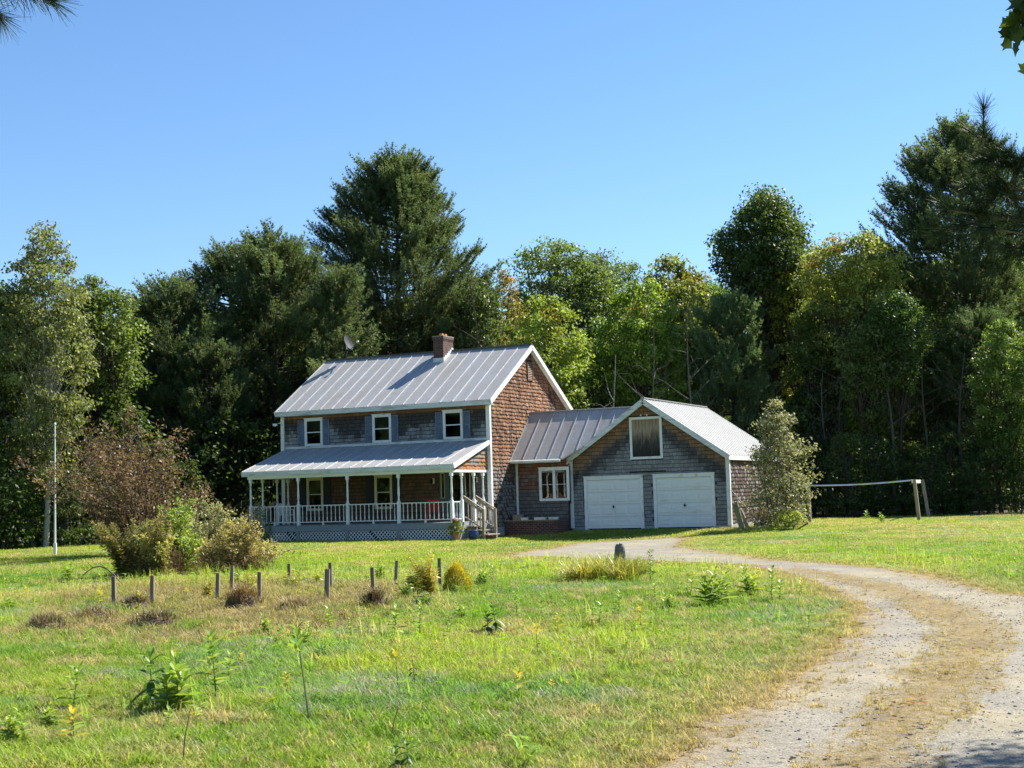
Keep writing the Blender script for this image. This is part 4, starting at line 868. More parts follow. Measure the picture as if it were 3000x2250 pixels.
def broadleaf(H, tabR, tabL=None, seed=0, zc=.25, ncl=220, lpc=55, ls=.16, clr=.6, base=(.1, .15, .03), base2=None, tr=.16, nl=12, flat=.6, shell=.55, tips=None, trunks=1, fork=.3, bend=.3, droop=0, spread=.2, limb=1):
    rg = np.random.default_rng(seed); tabL = tabL or tabR; tb = MB(); cb = MB(); base = np.array(base)*np.array([1.24, 1.26, 1.5]); lpc = int(lpc*1.35) if ncl > 110 else lpc; ls = ls*(1.08 if ncl > 110 else 1)
    base2 = np.array(base2)*np.array([1.24, 1.26, 1.5]) if base2 is not None else base*np.array([1.5, 1.3, 1])
    C = []
    while len(C) < ncl:
        fz = zc+(1-zc)*rg.random()**.85; az = rg.random()*6.28; ca = math.cos(az); Rr = prof(tabL, fz)+(prof(tabR, fz)-prof(tabL, fz))*(ca+1)/2
        mx = max(np.max(np.array(tabR)[:, 1]), np.max(np.array(tabL)[:, 1]))
        if rg.random() > (Rr/mx)**1.2+.03: continue
        r = Rr*(shell+(1-shell)*rg.random() if rg.random() < .75 else rg.random()**.5)
        lob = .75+.5*vnoise(az*1.3+9, fz*7, seed); C.append((math.cos(az)*r*lob, math.sin(az)*r*lob, fz*H))
    C = np.array(C); cr = clr*rg.uniform(.6, 1.35, ncl); cv = rg.uniform(.75, 1.3, ncl); mixv = rg.random(ncl)
    # trunk(s) and limbs
    fork_z = H*fork; roots = []
    for k in range(trunks):
        o = rg.normal(0, .25, 2)*(trunks > 1); b = rg.normal(0, bend, 2)+(rg.normal(0, spread*H*.3, 2) if trunks > 1 else 0); s = np.linspace(0, 1, 8); top = H*(.86 if k == 0 else rg.uniform(.6, .8))
        pts = np.stack([o[0]+b[0]*s**1.5+.12*np.sin(s*5+k), o[1]+b[1]*s**1.5, -.3+top*s], 1); tb.tube(pts, np.linspace(tr/(1 if trunks == 1 else 1.4), .03, 8), 8); roots.append(pts)
    att = rg.permutation(ncl)[:int(ncl*.55)]
    for i in att:
        p = C[i]; rt = roots[i % trunks]; hz = min(max(p[2]*rg.uniform(.5, .8), fork_z*.8), rt[-1][2]*.98); k = np.interp(hz, rt[:, 2], np.arange(len(rt))); a = np.array([np.interp(k, np.arange(len(rt)), rt[:, q]) for q in range(3)])
        s = np.linspace(0, 1, 5)[:, None]; mid = a+(p-a)*s; mid[:, 2] += (np.sin(s*math.pi)*.12*np.linalg.norm(p-a)*-1)[:, 0]; mid[1:-1] += rg.normal(0, .08, (3, 3))
        L_ = np.linalg.norm(p-a); tb.tube(mid, np.linspace(min(tr*.35, .012*L_+.012)*limb, .008*limb, 5), 4, cap=False)
    n = ncl*lpc; ci = np.repeat(np.arange(ncl), lpc); d = rg.normal(size=(n, 3)); d = unit(d)*(rg.random((n, 1))**.45); d[:, 2] *= flat
    pos = C[ci]+d*cr[ci][:, None]; nr = unit(rg.normal(size=(n, 3))*.8+UP*.9+unit(d)*.5); ax = unit(np.cross(nr, rg.normal(size=(n, 3)))-UP*(.25+droop))
    m = mixv[ci][:, None]*.7+rg.random((n, 1))*.3; col = (base*(1-m)+base2*m)*cv[ci][:, None]*rg.uniform(.75, 1.25, (n, 1))
    if tips is not None:
        tz, tc, pr_ = tips; sel = (C[ci][:, 2] > tz*H) & (vnoise(ci*.37, ci*0, 3) < pr_); col[sel] = np.array(tc)*rg.uniform(.7, 1.2, (sel.sum(), 1))
    leaf_cards(cb, pos, ax, nr, ls*rg.uniform(.7, 1.3, n), ls*.62*rg.uniform(.7, 1.2, n), col); return tb, cb
def tree(name, builders, px, dist, label, cat='tree', group=None, tm='bark', cm='leaf', rz=None, z=None):
    p = PD(px, 1120, dist); e = empty(name, (p[0], p[1], float(gh(p[0], p[1]))), label, cat, group, rz=-YAW if rz is None else rz)
    tb, cb = builders; tb.build('trunk', MT[tm], e, smooth=True); cb.build('crown', MT[cm], e); return e
def HT(px, ytop, dist): return float(PD(px, ytop, dist)[2])
TG = 'trees at the edge of the woods'
# --- the big pine behind the house and its neighbours
k = 3023.0
def wt(rows, H, dist, cx, side):      # silhouette rows (view y, half width in view px) -> (height fraction, metres)
    out = []
    for y, wpx in rows: out.append((min(1, max(0, PD(cx, y, dist)[2]/H)), wpx*dist/k))
    return sorted(out)
d_ = 80; H = HT(850, 303, d_)
big = tree('pine_tree', pine(H, wt([(303, 15), (340, 60), (400, 95), (450, 125), (500, 150), (550, 210), (585, 270), (620, 220), (680, 200), (760, 165), (900, 120), (1100, 60)], H, d_, 865, 1),
     wt([(303, 15), (340, 60), (400, 110), (440, 165), (480, 185), (540, 170), (620, 150), (760, 130), (900, 110), (1100, 50)], H, d_, 865, -1), seed=3, z0=2.5, step=.42, nb=9, tr=.36, lobe=.3), 872, d_, 'giant broad white pine towering behind the house chimney', tm='bark')
d_ = 71; H = HT(592, 462, d_)
pB = tree('pine_tree', pine(H, wt([(462, 4), (500, 45), (560, 105), (620, 130), (700, 150), (800, 150), (900, 120), (1100, 60)], H, d_, 592, 1), None, seed=8, z0=1.5, step=.5, nb=7, tr=.26), 600, d_, 'tall dark pine with candle tips left of the giant pine', group=TG)
H = HT(375, 560, 68)
pA = tree('pine_tree', pine(H, wt([(560, 4), (600, 60), (660, 95), (760, 120), (900, 120), (1100, 60)], H, 68, 375, 1), None, seed=12, z0=1.2, step=.48, nb=7, tr=.22), 372, 68, 'bushy pine standing between the birch and the tall dark pine', group=TG)
H = HT(740, 535, 69)
pC = tree('pine_tree', pine(H, wt([(535, 4), (570, 35), (640, 50), (760, 75), (1100, 50)], H, 69, 740, 1), None, seed=17, z0=1.0, step=.42, nb=7, tr=.16), 742, 69, 'slim paler pine in front of the left side of the giant pine', group=TG)
def at(px, dist): p = PD(px, 1120, dist); return (p[0], p[1], float(gh(p[0], p[1])))
def cp(src, name, px, dist, ytop, H0, rz, label, col=None, wide=1, group=TG):
    H = HT(px, ytop, dist); s = H/H0; return dup(src, name, at(px, dist), label, 'tree', group, rz, (s*wide, s*wide, s), col)
HB, HA, HC = HT(592, 462, 71), HT(375, 560, 68), HT(740, 535, 69)
cp(pB, 'pine_tree', 505, 74, 492, HB, 2.1, 'pine with ragged top just left of the tall dark pine')
cp(pC, 'pine_tree', 702, 65, 752, HC, 1.2, 'small pale green pine peeking over the left end of the house roof', (1.5, 1.4, 1.2))
cp(pA, 'pine_tree', 655, 76, 545, HA, 4.0, 'dark pine filling the gap between the tall dark pine and the giant pine')
cp(pA, 'pine_tree', 1595, 77, 600, HA, 3.3, 'soft blue green pine right of the leafless grey snag', (1.5, 1.6, 1.7), .9)
cp(pC, 'pine_tree', 1530, 85, 690, HC, .4, 'dark young pine behind the garage roof', None, 1.5)
cp(pA, 'pine_tree', 300, 72, 640, HA, 5.2, 'dark low pine behind the russet shrub')
cp(pA, 'pine_tree', 450, 66, 700, HA, .9, 'low spreading pine in the shade behind the brown bush')
# --- right hand pine
d_ = 78; H = HT(2120, 228, d_)
pR = tree('pine_tree', pine(H, wt([(228, 5), (270, 70), (340, 130), (420, 150), (520, 160), (600, 170), (700, 170), (900, 150)], H, d_, 2115, 1),
     wt([(228, 4), (270, 70), (330, 175), (380, 200), (430, 185), (485, 290), (540, 210), (620, 235), (700, 230), (800, 210), (1000, 150)], H, d_, 2115, -1), seed=23, z0=2.5, step=.55, nb=8, curl=.35, tr=.3, lobe=.8), 2112, d_, 'tall layered pine at the right edge of the photo')
# --- broadleaf
d_ = 57; H = HT(88, 472, d_)
tree('birch_tree', broadleaf(H, wt([(472, 6), (520, 45), (600, 70), (700, 90), (850, 95), (1000, 60)], H, d_, 90, 1), None, seed=31, zc=.2, ncl=330, lpc=46, ls=.14, clr=.5, base=(.12, .15, .05), base2=(.19, .2, .06), tr=.13, shell=.25, limb=.5, bend=.2, droop=.5), 98, d_, 'slender pale birch with white trunk behind the white pole', tm='birch')
H = HT(215, 600, 62)
bD = tree('leafy_tree', broadleaf(H, wt([(600, 20), (640, 70), (720, 90), (820, 85), (900, 50)], H, 62, 215, 1), None, seed=33, zc=.35, ncl=230, lpc=48, ls=.17, clr=.6, base=(.075, .12, .025), base2=(.15, .19, .04), tr=.14, trunks=2, spread=.25), 218, 62, 'open leafy tree with slanting limbs right of the birch', group=TG); HD_ = H
H = HT(1215, 515, 88)
bF = tree('leafy_tree', broadleaf(H, wt([(515, 25), (545, 75), (600, 110), (680, 115), (760, 90), (850, 60)], H, 88, 1215, 1), None, seed=35, zc=.42, ncl=200, lpc=55, ls=.2, clr=.75, base=(.085, .13, .035), base2=(.15, .2, .05), tr=.2, shell=.45, trunks=2, spread=.2), 1215, 88, 'open crowned tree rising above the yellow green maple', group=TG); HF = H
H = HT(1198, 645, 73)
bG = tree('maple_tree', broadleaf(H, wt([(645, 15), (690, 60), (760, 85), (840, 90), (950, 70), (1080, 40)], H, 73, 1198, 1), None, seed=37, zc=.15, ncl=260, lpc=60, ls=.17, clr=.6, base=(.17, .23, .03), base2=(.25, .31, .05), tr=.13, tips=(.85, (.38, .26, .05), .12)), 1198, 73, 'bright yellow green maple just right of the house gable', group=TG); HG = H
H = HT(1680, 418, 80)
bM = tree('maple_tree', broadleaf(H, wt([(418, 20), (440, 42), (480, 78), (540, 102), (600, 98), (660, 55), (760, 20)], H, 80, 1675, 1), None, seed=39, zc=.53, ncl=270, lpc=72, ls=.2, clr=.8, base=(.05, .085, .02), base2=(.09, .13, .025), tr=.24, shell=.5, flat=.8), 1682, 80, 'dark round topped maple standing tallest behind the garage', group=TG); HM = H
H = HT(1720, 575, 80)
bO = tree('maple_tree', broadleaf(H, wt([(575, 30), (610, 80), (680, 95), (740, 60), (860, 30)], H, 80, 1720, 1), wt([(575, 30), (610, 90), (660, 105), (720, 60), (860, 30)], H, 80, 1720, 1), seed=41, zc=.45, ncl=190, lpc=55, ls=.17, clr=.6, base=(.27, .3, .05), base2=(.38, .38, .07), tr=.13, bend=1.0, tips=(.88, (.45, .3, .06), .12)), 1735, 80, 'turning maple with orange tinted top in front of the dark maple', group=TG); HO = H
H = HT(1095, 590, 82)
tree('maple_tree', broadleaf(H, wt([(590, 15), (640, 50), (720, 65), (860, 50)], H, 82, 1095, 1), None, seed=43, zc=.4, ncl=120, lpc=45, ls=.16, clr=.5, base=(.15, .16, .045), base2=(.25, .2, .05), tr=.1, tips=(.9, (.5, .28, .05), .3)), 1095, 82, 'thin maple with an orange patch beside the giant pine', group=TG)
cp(bF, 'leafy_tree', 1330, 92, 545, HF, 2.0, 'far open crowned tree with flat top left of the olive tree', None, .8)
cp(bF, 'leafy_tree', 1270, 90, 560, HF, 4.1, 'far open crowned tree between two taller crowns')
cp(bG, 'leafy_tree', 1475, 86, 560, HG, 1.4, 'olive yellow tree left of the dark round maple', (.8, .72, 1.0))
cp(bG, 'maple_tree', 1400, 77, 610, HG, 3.6, 'light green maple behind the wing roof', (.85, .95, .9))
cp(bG, 'maple_tree', 1310, 79, 690, HG, 5.1, 'green maple between the gable and the light green maple', (.6, .75, .9))
cp(bO, 'maple_tree', 1870, 73, 512, HO, 1.1, 'pale yellow green tree left of the layered pine', (.75, .8, .9))
cp(bD, 'leafy_tree', -10, 58, 600, HD_, 1.0, 'leafy tree cut by the left edge of the photo', (1, 1, 1))
cp(bD, 'leafy_tree', 1045, 78, 610, HD_, 2.7, 'thin dark limbed tree in the gap right of the giant pine', (.8, .8, 1), .7)
bg_ = [(bM, 1955, 69, 640, 'dark leafy tree under the left arm of the layered pine', (1, 1.1, 1)), (bD, 2050, 72, 720, 'leafy tree standing in front of the layered pine trunk', (1, 1, 1)), (bG, 2195, 66, 700, 'green tree cut by the right edge of the photo', (.6, .7, .8)),
       (pA, 2140, 70, 640, 'dark pine with low boughs behind the right end of the rail', (.9, .95, 1)), (bD, 1800, 76, 640, 'shaded tree between the turning maple and the pale tree', (1, 1, 1)), (bD, 1900, 69, 700, 'tall shaded thin stemmed tree behind the middle of the long rail', (.9, .85, .8)),
       (bD, 120, 64, 720, 'shaded leafy tree behind the birch trunk', (.9, .9, .9)), (bG, 30, 62, 790, 'dull green tree low at the left photo edge', (.45, .55, .8)), (bG, 250, 84, 720, 'sunlit yellow green tree glimpsed through the left woods', (1.1, 1.1, 1)),
       (bG, 420, 90, 740, 'sunlit tree glimpsed between the pine trunks', (1.1, 1.1, 1)), (bM, 960, 88, 640, 'dark leafy tree behind the right flank of the giant pine', (1.2, 1.2, 1)), (bG, 1120, 84, 760, 'green tree low behind the house gable', (.7, .8, .9)),
       (bM, 1420, 70, 840, 'low dark tree just above the wing roof', (1.45, 1.35, .95)), (bM, 1760, 68, 840, 'dark tree right of the yellow leaved sapling', (1.4, 1.3, .95))]
H0s = {bM.name: HM, bD.name: HD_, bG.name: HG, bO.name: HO, bF.name: HF, pA.name: HA}
rg = np.random.default_rng(77)
for s, px, dd, yt, lab, c in bg_: cp(s, 'pine_tree' if s is pA else 'leafy_tree', px, dd+(9 if 1400 < px < 1790 else 0), yt, H0s[s.name], rg.random()*6.28, lab, c, 1.25 if yt > 780 else 1.0)
# trees standing deeper in the wood: (source, view x, distance, top)
deep = [(-60, 80, 640), (60, 92, 660), (170, 98, 680), (330, 96, 650), (480, 100, 640), (560, 92, 700), (680, 98, 650), (780, 104, 640), (900, 100, 690), (1010, 98, 660), (1080, 104, 690), (1170, 100, 640), (1250, 106, 650), (1350, 102, 640), (1440, 100, 620), (1530, 98, 600), (1620, 102, 590), (1760, 100, 600), (1830, 95, 600), (1930, 92, 570), (2010, 96, 540), (2100, 90, 560), (2230, 88, 520), (2320, 80, 560)]
ORD = ['first', 'second', 'third', 'fourth', 'fifth', 'sixth', 'seventh', 'eighth', 'ninth', 'tenth', 'eleventh', 'twelfth', 'thirteenth']; CNT = {}
def nth(key): CNT[key] = CNT.get(key, 0)+1; return ORD[CNT[key]-1]
for i, (px, dd, yt) in enumerate(deep):
    s = [bM, bG, bD, bG, bO][i % 5] if i % 4 else pA; c = [(1.9, 2.0, 1.4), (1.15, 1.25, 1.), (1.5, 1.6, 1.3), (1.4, 1.5, 1.2)][i % 4]
    near = [(-1, 'left'), (300, 'behind the birch'), (760, 'behind the dark pines'), (1060, 'behind the giant pine'), (1380, 'behind the yellow green maple'), (1650, 'behind the garage'), (1900, 'behind the turning maple'), (9999, 'behind the layered pine')]
    w_ = next(t for m_, t in near[1:] if px < m_); 
    H0 = HA if s is pA else H0s[s.name]
    cp(s, 'forest_tree', px, dd, yt, H0, rg.random()*6.28, nth(w_)+f' tree from the left deep in the woods {w_}', c, 1.2, group='trees deep in the woods '+w_)
# --- understory: saplings and leafy shrubs in the shade along the edge
us = MB(); utr = MB(); tbm, cbm = broadleaf(4.2, [(0, .8), (.3, 1.5), (.7, 1.3), (1, .3)], None, seed=51, zc=.04, ncl=70, lpc=48, ls=.15, clr=.55, base=(.05, .08, .02), base2=(.1, .13, .025), tr=.05, trunks=3, spread=.3)
p = PD(1840, 1120, 67); u0 = empty('understory_shrub', (p[0], p[1], 0), 'leafy shrub in deep shade behind the long rail', 'shrub', 'shrubs along the edge of the woods'); tbm.build('stems', MT['bark'], u0); cbm.build('foliage', MT['leaf'], u0)
ul = [(-40, 56), (20, 57), (75, 59), (140, 58), (200, 60), (265, 61), (330, 63), (395, 62), (460, 65), (520, 66), (580, 68), (640, 70), (1270, 72), (1350, 73), (1440, 74), (1700, 71), (1770, 70), (1905, 67), (1960, 69), (2010, 66), (2060, 67), (2110, 65.5), (2160, 66), (2215, 65), (2270, 64), (1880, 72), (2040, 73), (2140, 74), (100, 70), (300, 75), (420, 74), (550, 78)]
us_lab = lambda x: 'leafy shrub in the shade at the foot of the left woods' if x < 300 else 'leafy shrub in the shade under the pines left of the house' if x < 700 else 'leafy shrub in the shade behind the garage' if x < 1600 else 'leafy shrub in the shade between the garage and the rail' if x < 1850 else 'leafy shrub in the shade at the foot of the right woods'
for i, (px, dd) in enumerate(sorted(ul)):
    s_ = rg.uniform(.75, 1.5)*(.7 if px > 1850 else 1); l = us_lab(px); dup(u0, 'understory_shrub', at(px, dd), nth(l)+' from the left, '+l, 'shrub', l.replace('leafy shrub', 'leafy shrubs'), rg.random()*6.28, (s_*1.1, s_*1.1, s_), (.75, .85, .8))
# bare snag / grey leaning trunks
def snag(px, dist, ytop, seed, label, col='greybark', r=.07):
    rg = np.random.default_rng(seed); p = at(px, dist); e = empty('bare_tree', p, label, 'bare tree'); H = HT(px, ytop, dist); m = MB(); s = np.linspace(0, 1, 9)
    pts = np.stack([.5*np.sin(s*3+seed)*s, .3*np.sin(s*4)*s, -.2+H*s], 1); m.tube(pts, np.linspace(r, .02, 9), 7); m.build('trunk', MT[col], e); b = MB()
    for i in range(12):
        t = rg.uniform(.35, .95); a = np.array([np.interp(t, s, pts[:, q]) for q in range(3)]); az = rg.random()*6.28; L_ = rg.uniform(.8, 2.4)*(1.2-t*.5); d = np.array([math.cos(az), math.sin(az), rg.uniform(.3, .9)]); q = np.linspace(0, 1, 5)[:, None]
        bp = a+d*L_*q+rg.normal(0, .08, (5, 3))*q; b.tube(bp, np.linspace(.022, .006, 5), 4, cap=False)
        for _ in range(3): c_ = bp[rg.integers(1, 5)]; b.tube([c_, c_+rg.normal(0, .35, 3)+UP*.3], [.008, .004], 3, cap=False)
    b.build('branches', MT[col], e); return e
snag(1512, 68, 660, 3, 'leafless grey snag with forked limbs above the wing and garage'); snag(1410, 70, 700, 5, 'thin bare grey trunk behind the wing roof', r=.05); snag(1038, 76, 560, 7, 'thin bare dark stem in the gap right of the giant pine', 'bark', .05)
snag(1325, 69, 760, 11, 'thin pale bare stem just right of the house gable', 'birch', .04)
for x, dd, yt, l in ((1800, 70, 800, 'grey leaning trunk in the shade right of the garage'), (1832, 71, 790, 'second grey trunk in the shade, closer to the rail'), (2090, 68, 760, 'bare grey trunk behind the far end of the rail'), (1930, 68, 720, 'thin grey trunk behind the right half of the rail'), (2165, 67, 700, 'thin grey trunk near the right photo edge'), (2020, 69, 740, 'thin grey trunk just right of the rail end')): snag(x, dd, yt, int(x), l, r=.09)
# --- far woods closing the view (one mass)
rg = np.random.default_rng(5); fw = MB(); n = 52000; ang = rg.uniform(-1.25, .45, n)
rad = rg.uniform(108, 150, n); zz = rg.random(n)**.8*(10.5+5*fbm(ang*9, rad*.05, 4)); pos = np.stack([CAM[0]+np.sin(ang)*rad, CAM[1]+np.cos(ang)*rad, zz], 1)
K_ = 3; pos = np.repeat(pos, K_, 0)+rg.normal(0, .5, (n*K_, 3)); nr = unit(rg.normal(size=(n*K_, 3))+UP*.6); ax = unit(np.cross(nr, rg.normal(size=(n*K_, 3))))
leaf_cards(fw, pos, ax, nr, rg.uniform(.5, 1.0, n*K_), rg.uniform(.35, .7, n*K_), np.array([.07, .1, .028])*rg.uniform(.6, 1.4, (n*K_, 1)))
tag(fw.build('far_woods', MT['leaf']), 'far woods closing the view behind the tree line', 'woods', kind='stuff')
# woods behind the viewer, seen only in the window panes
fw = MB(); n = 15000; ang = R(1)*rg.uniform(188, 238, n); rad = rg.uniform(72, 96, n); zz = .2+rg.random(n)*(17+6*fbm(ang*9, rad*.05, 4)); pos = np.stack([np.sin(ang)*rad, np.cos(ang)*rad, zz], 1)
nr = unit(rg.normal(size=(n, 3))+UP*.4); ax = unit(np.cross(nr, rg.normal(size=(n, 3))))
leaf_cards(fw, pos, ax, nr, rg.uniform(1.2, 2.2, n), rg.uniform(.9, 1.6, n), np.array([.1, .14, .035])*rg.uniform(.5, 1.6, (n, 1)))
tag(fw.build('woods_across_the_road', MT['leaf']), 'woods behind the viewpoint, mirrored in the windows', 'woods', kind='stuff')
# ================================================================== BUSHES, WEEDS, MILKWEED
def blades(mb, base, n, hgt, rad, col, rg, wid=.012, lean=.5, seg=3, colvar=.25):
    """arching strap leaves from one clump"""
    for _ in range(n):
        r = rad*math.sqrt(rg.random()); a = rg.random()*6.28; b = base+np.array([r*math.cos(a), r*math.sin(a), 0]); h = hgt*rg.uniform(.55, 1.1); az = a+rg.normal(0, .6); ln = lean*rg.uniform(.3, 1.3)*h
        d = np.array([math.cos(az), math.sin(az), 0]); sd = np.array([-d[1], d[0], 0]); s = np.linspace(0, 1, seg+1); c = b+d*(ln*s**1.8)[:, None]+UP*(h*(s-.28*ln/h*s**3))[:, None]
        w_ = wid*(1-s**2)*.5+.0008; V = np.concatenate([c-sd*w_[:, None], c+sd*w_[:, None]]); m = seg+1
        cc = np.array(col[rg.integers(len(col))])*rg.uniform(1-colvar, 1+colvar); mb.add(V, [[i, i+1, m+i+1, m+i] for i in range(seg)], cc)
def leafblade(mb, b, d, up, ln, wd, col, droop=.25, seg=4):
    """one broad oval leaf with a folded midrib"""
    sd = unit(np.cross(d, up)); nr = unit(np.cross(sd, d)); s = np.linspace(0, 1, seg+1); w_ = wd*np.sin(math.pi*np.clip(s*.92+.06, 0, 1))**.8; w_[-1] = .001
    c = b+d*ln*s[:, None]-UP*(droop*ln*s**2)[:, None]; l = c-sd*w_[:, None]*.5+nr*(w_*.18)[:, None]; r = c+sd*w_[:, None]*.5+nr*(w_*.18)[:, None]; m = seg+1
    mb.add(np.concatenate([l, c, r]), [[i, i+1, m+i+1, m+i] for i in range(seg)]+[[m+i, m+i+1, 2*m+i+1, 2*m+i] for i in range(seg)], col)
GRN = (.2, .33, .06); YGR = (.33, .43, .07); YEL = (.5, .42, .05); DKG = (.06, .13, .025); BRN = (.14, .09, .05)
def milkweed(H, seed, cols=(GRN, YGR), pairs=8, stems=1, low=None, ll=.19, bare=0, tilt=.08, start=.25, dried=False, spr=.07):
    rg = np.random.default_rng(seed); sb, lb_ = MB(), MB()
    for k in range(stems):
        o = rg.normal(0, spr, 3)*(stems > 1); o[2] = 0; h = H*(1 if k == 0 else rg.uniform(.6, .95)); t = rg.normal(0, tilt, 2) if np.isscalar(tilt) else np.array(tilt); s = np.linspace(0, 1, 6)
        pts = o+np.stack([t[0]*h*s**1.4, t[1]*h*s**1.4, -.03+h*s], 1); sb.tube(pts, np.linspace(.006, .003, 6)*(1+.4*(H > .6)), 5)
        st = max(start, bare); phi = rg.random()*3
        for i in range(pairs):
            f = st+(1-st)*(i+.5)/pairs; p = np.array([np.interp(f, s, pts[:, q]) for q in range(3)]); phi += 1.45+rg.normal(0, .15); top = f > .8
            for q in (0, math.pi):
                az = phi+q+rg.normal(0, .15); el = (.35+.9*max(0, f-.5)*1.3) if not (low and f < .55) else -.5; d = np.array([math.cos(az)*math.cos(el), math.sin(az)*math.cos(el), math.sin(el)])
                c = np.array(cols[rg.integers(len(cols))] if not (low and f < .55) else low)*rg.uniform(.8, 1.2); L_ = ll*(1.05-.5*max(0, f-.6)/.4)*rg.uniform(.8, 1.15)*(.6 if dried else 1)
                leafblade(lb_, p, d, UP, L_, L_*.42, c, droop=.2 if not dried else .9)
    return sb, lb_
def plant(name, bld, pos, label, cat, group=None, rz=0, sm='stem', lm='weed'):
    e = empty(name, pos, label, cat, group, rz); bld[0].build('stem', MT[sm], e); bld[1].build('leaves', MT[lm], e, smooth=False); return e
MG = 'milkweed plants scattered through the lawn'
K1 = milkweed(.5, 1, pairs=8); K2 = milkweed(.5, 2, pairs=7, stems=4, spr=.11); K3 = milkweed(.5, 3, (YGR, YEL), pairs=6); K4 = milkweed(.5, 4, (DKG, GRN), pairs=7, low=DKG, stems=2); K5 = milkweed(.5, 5, (YEL, (.42, .36, .06)), pairs=3, start=.7); K6 = milkweed(.5, 6, ((.2, .13, .05), BRN), pairs=5, dried=True, start=.5); K7 = milkweed(.5, 7, pairs=11, ll=.15)
KINDS = {1: K1, 2: K2, 3: K3, 4: K4, 5: K5, 6: K6, 7: K7}; FIRST = {}
def C4(x, y): return (.5*x, 1217+.5*y)
def c5(x, y): return (1032.4+.53333*x, 1106+.53333*y)
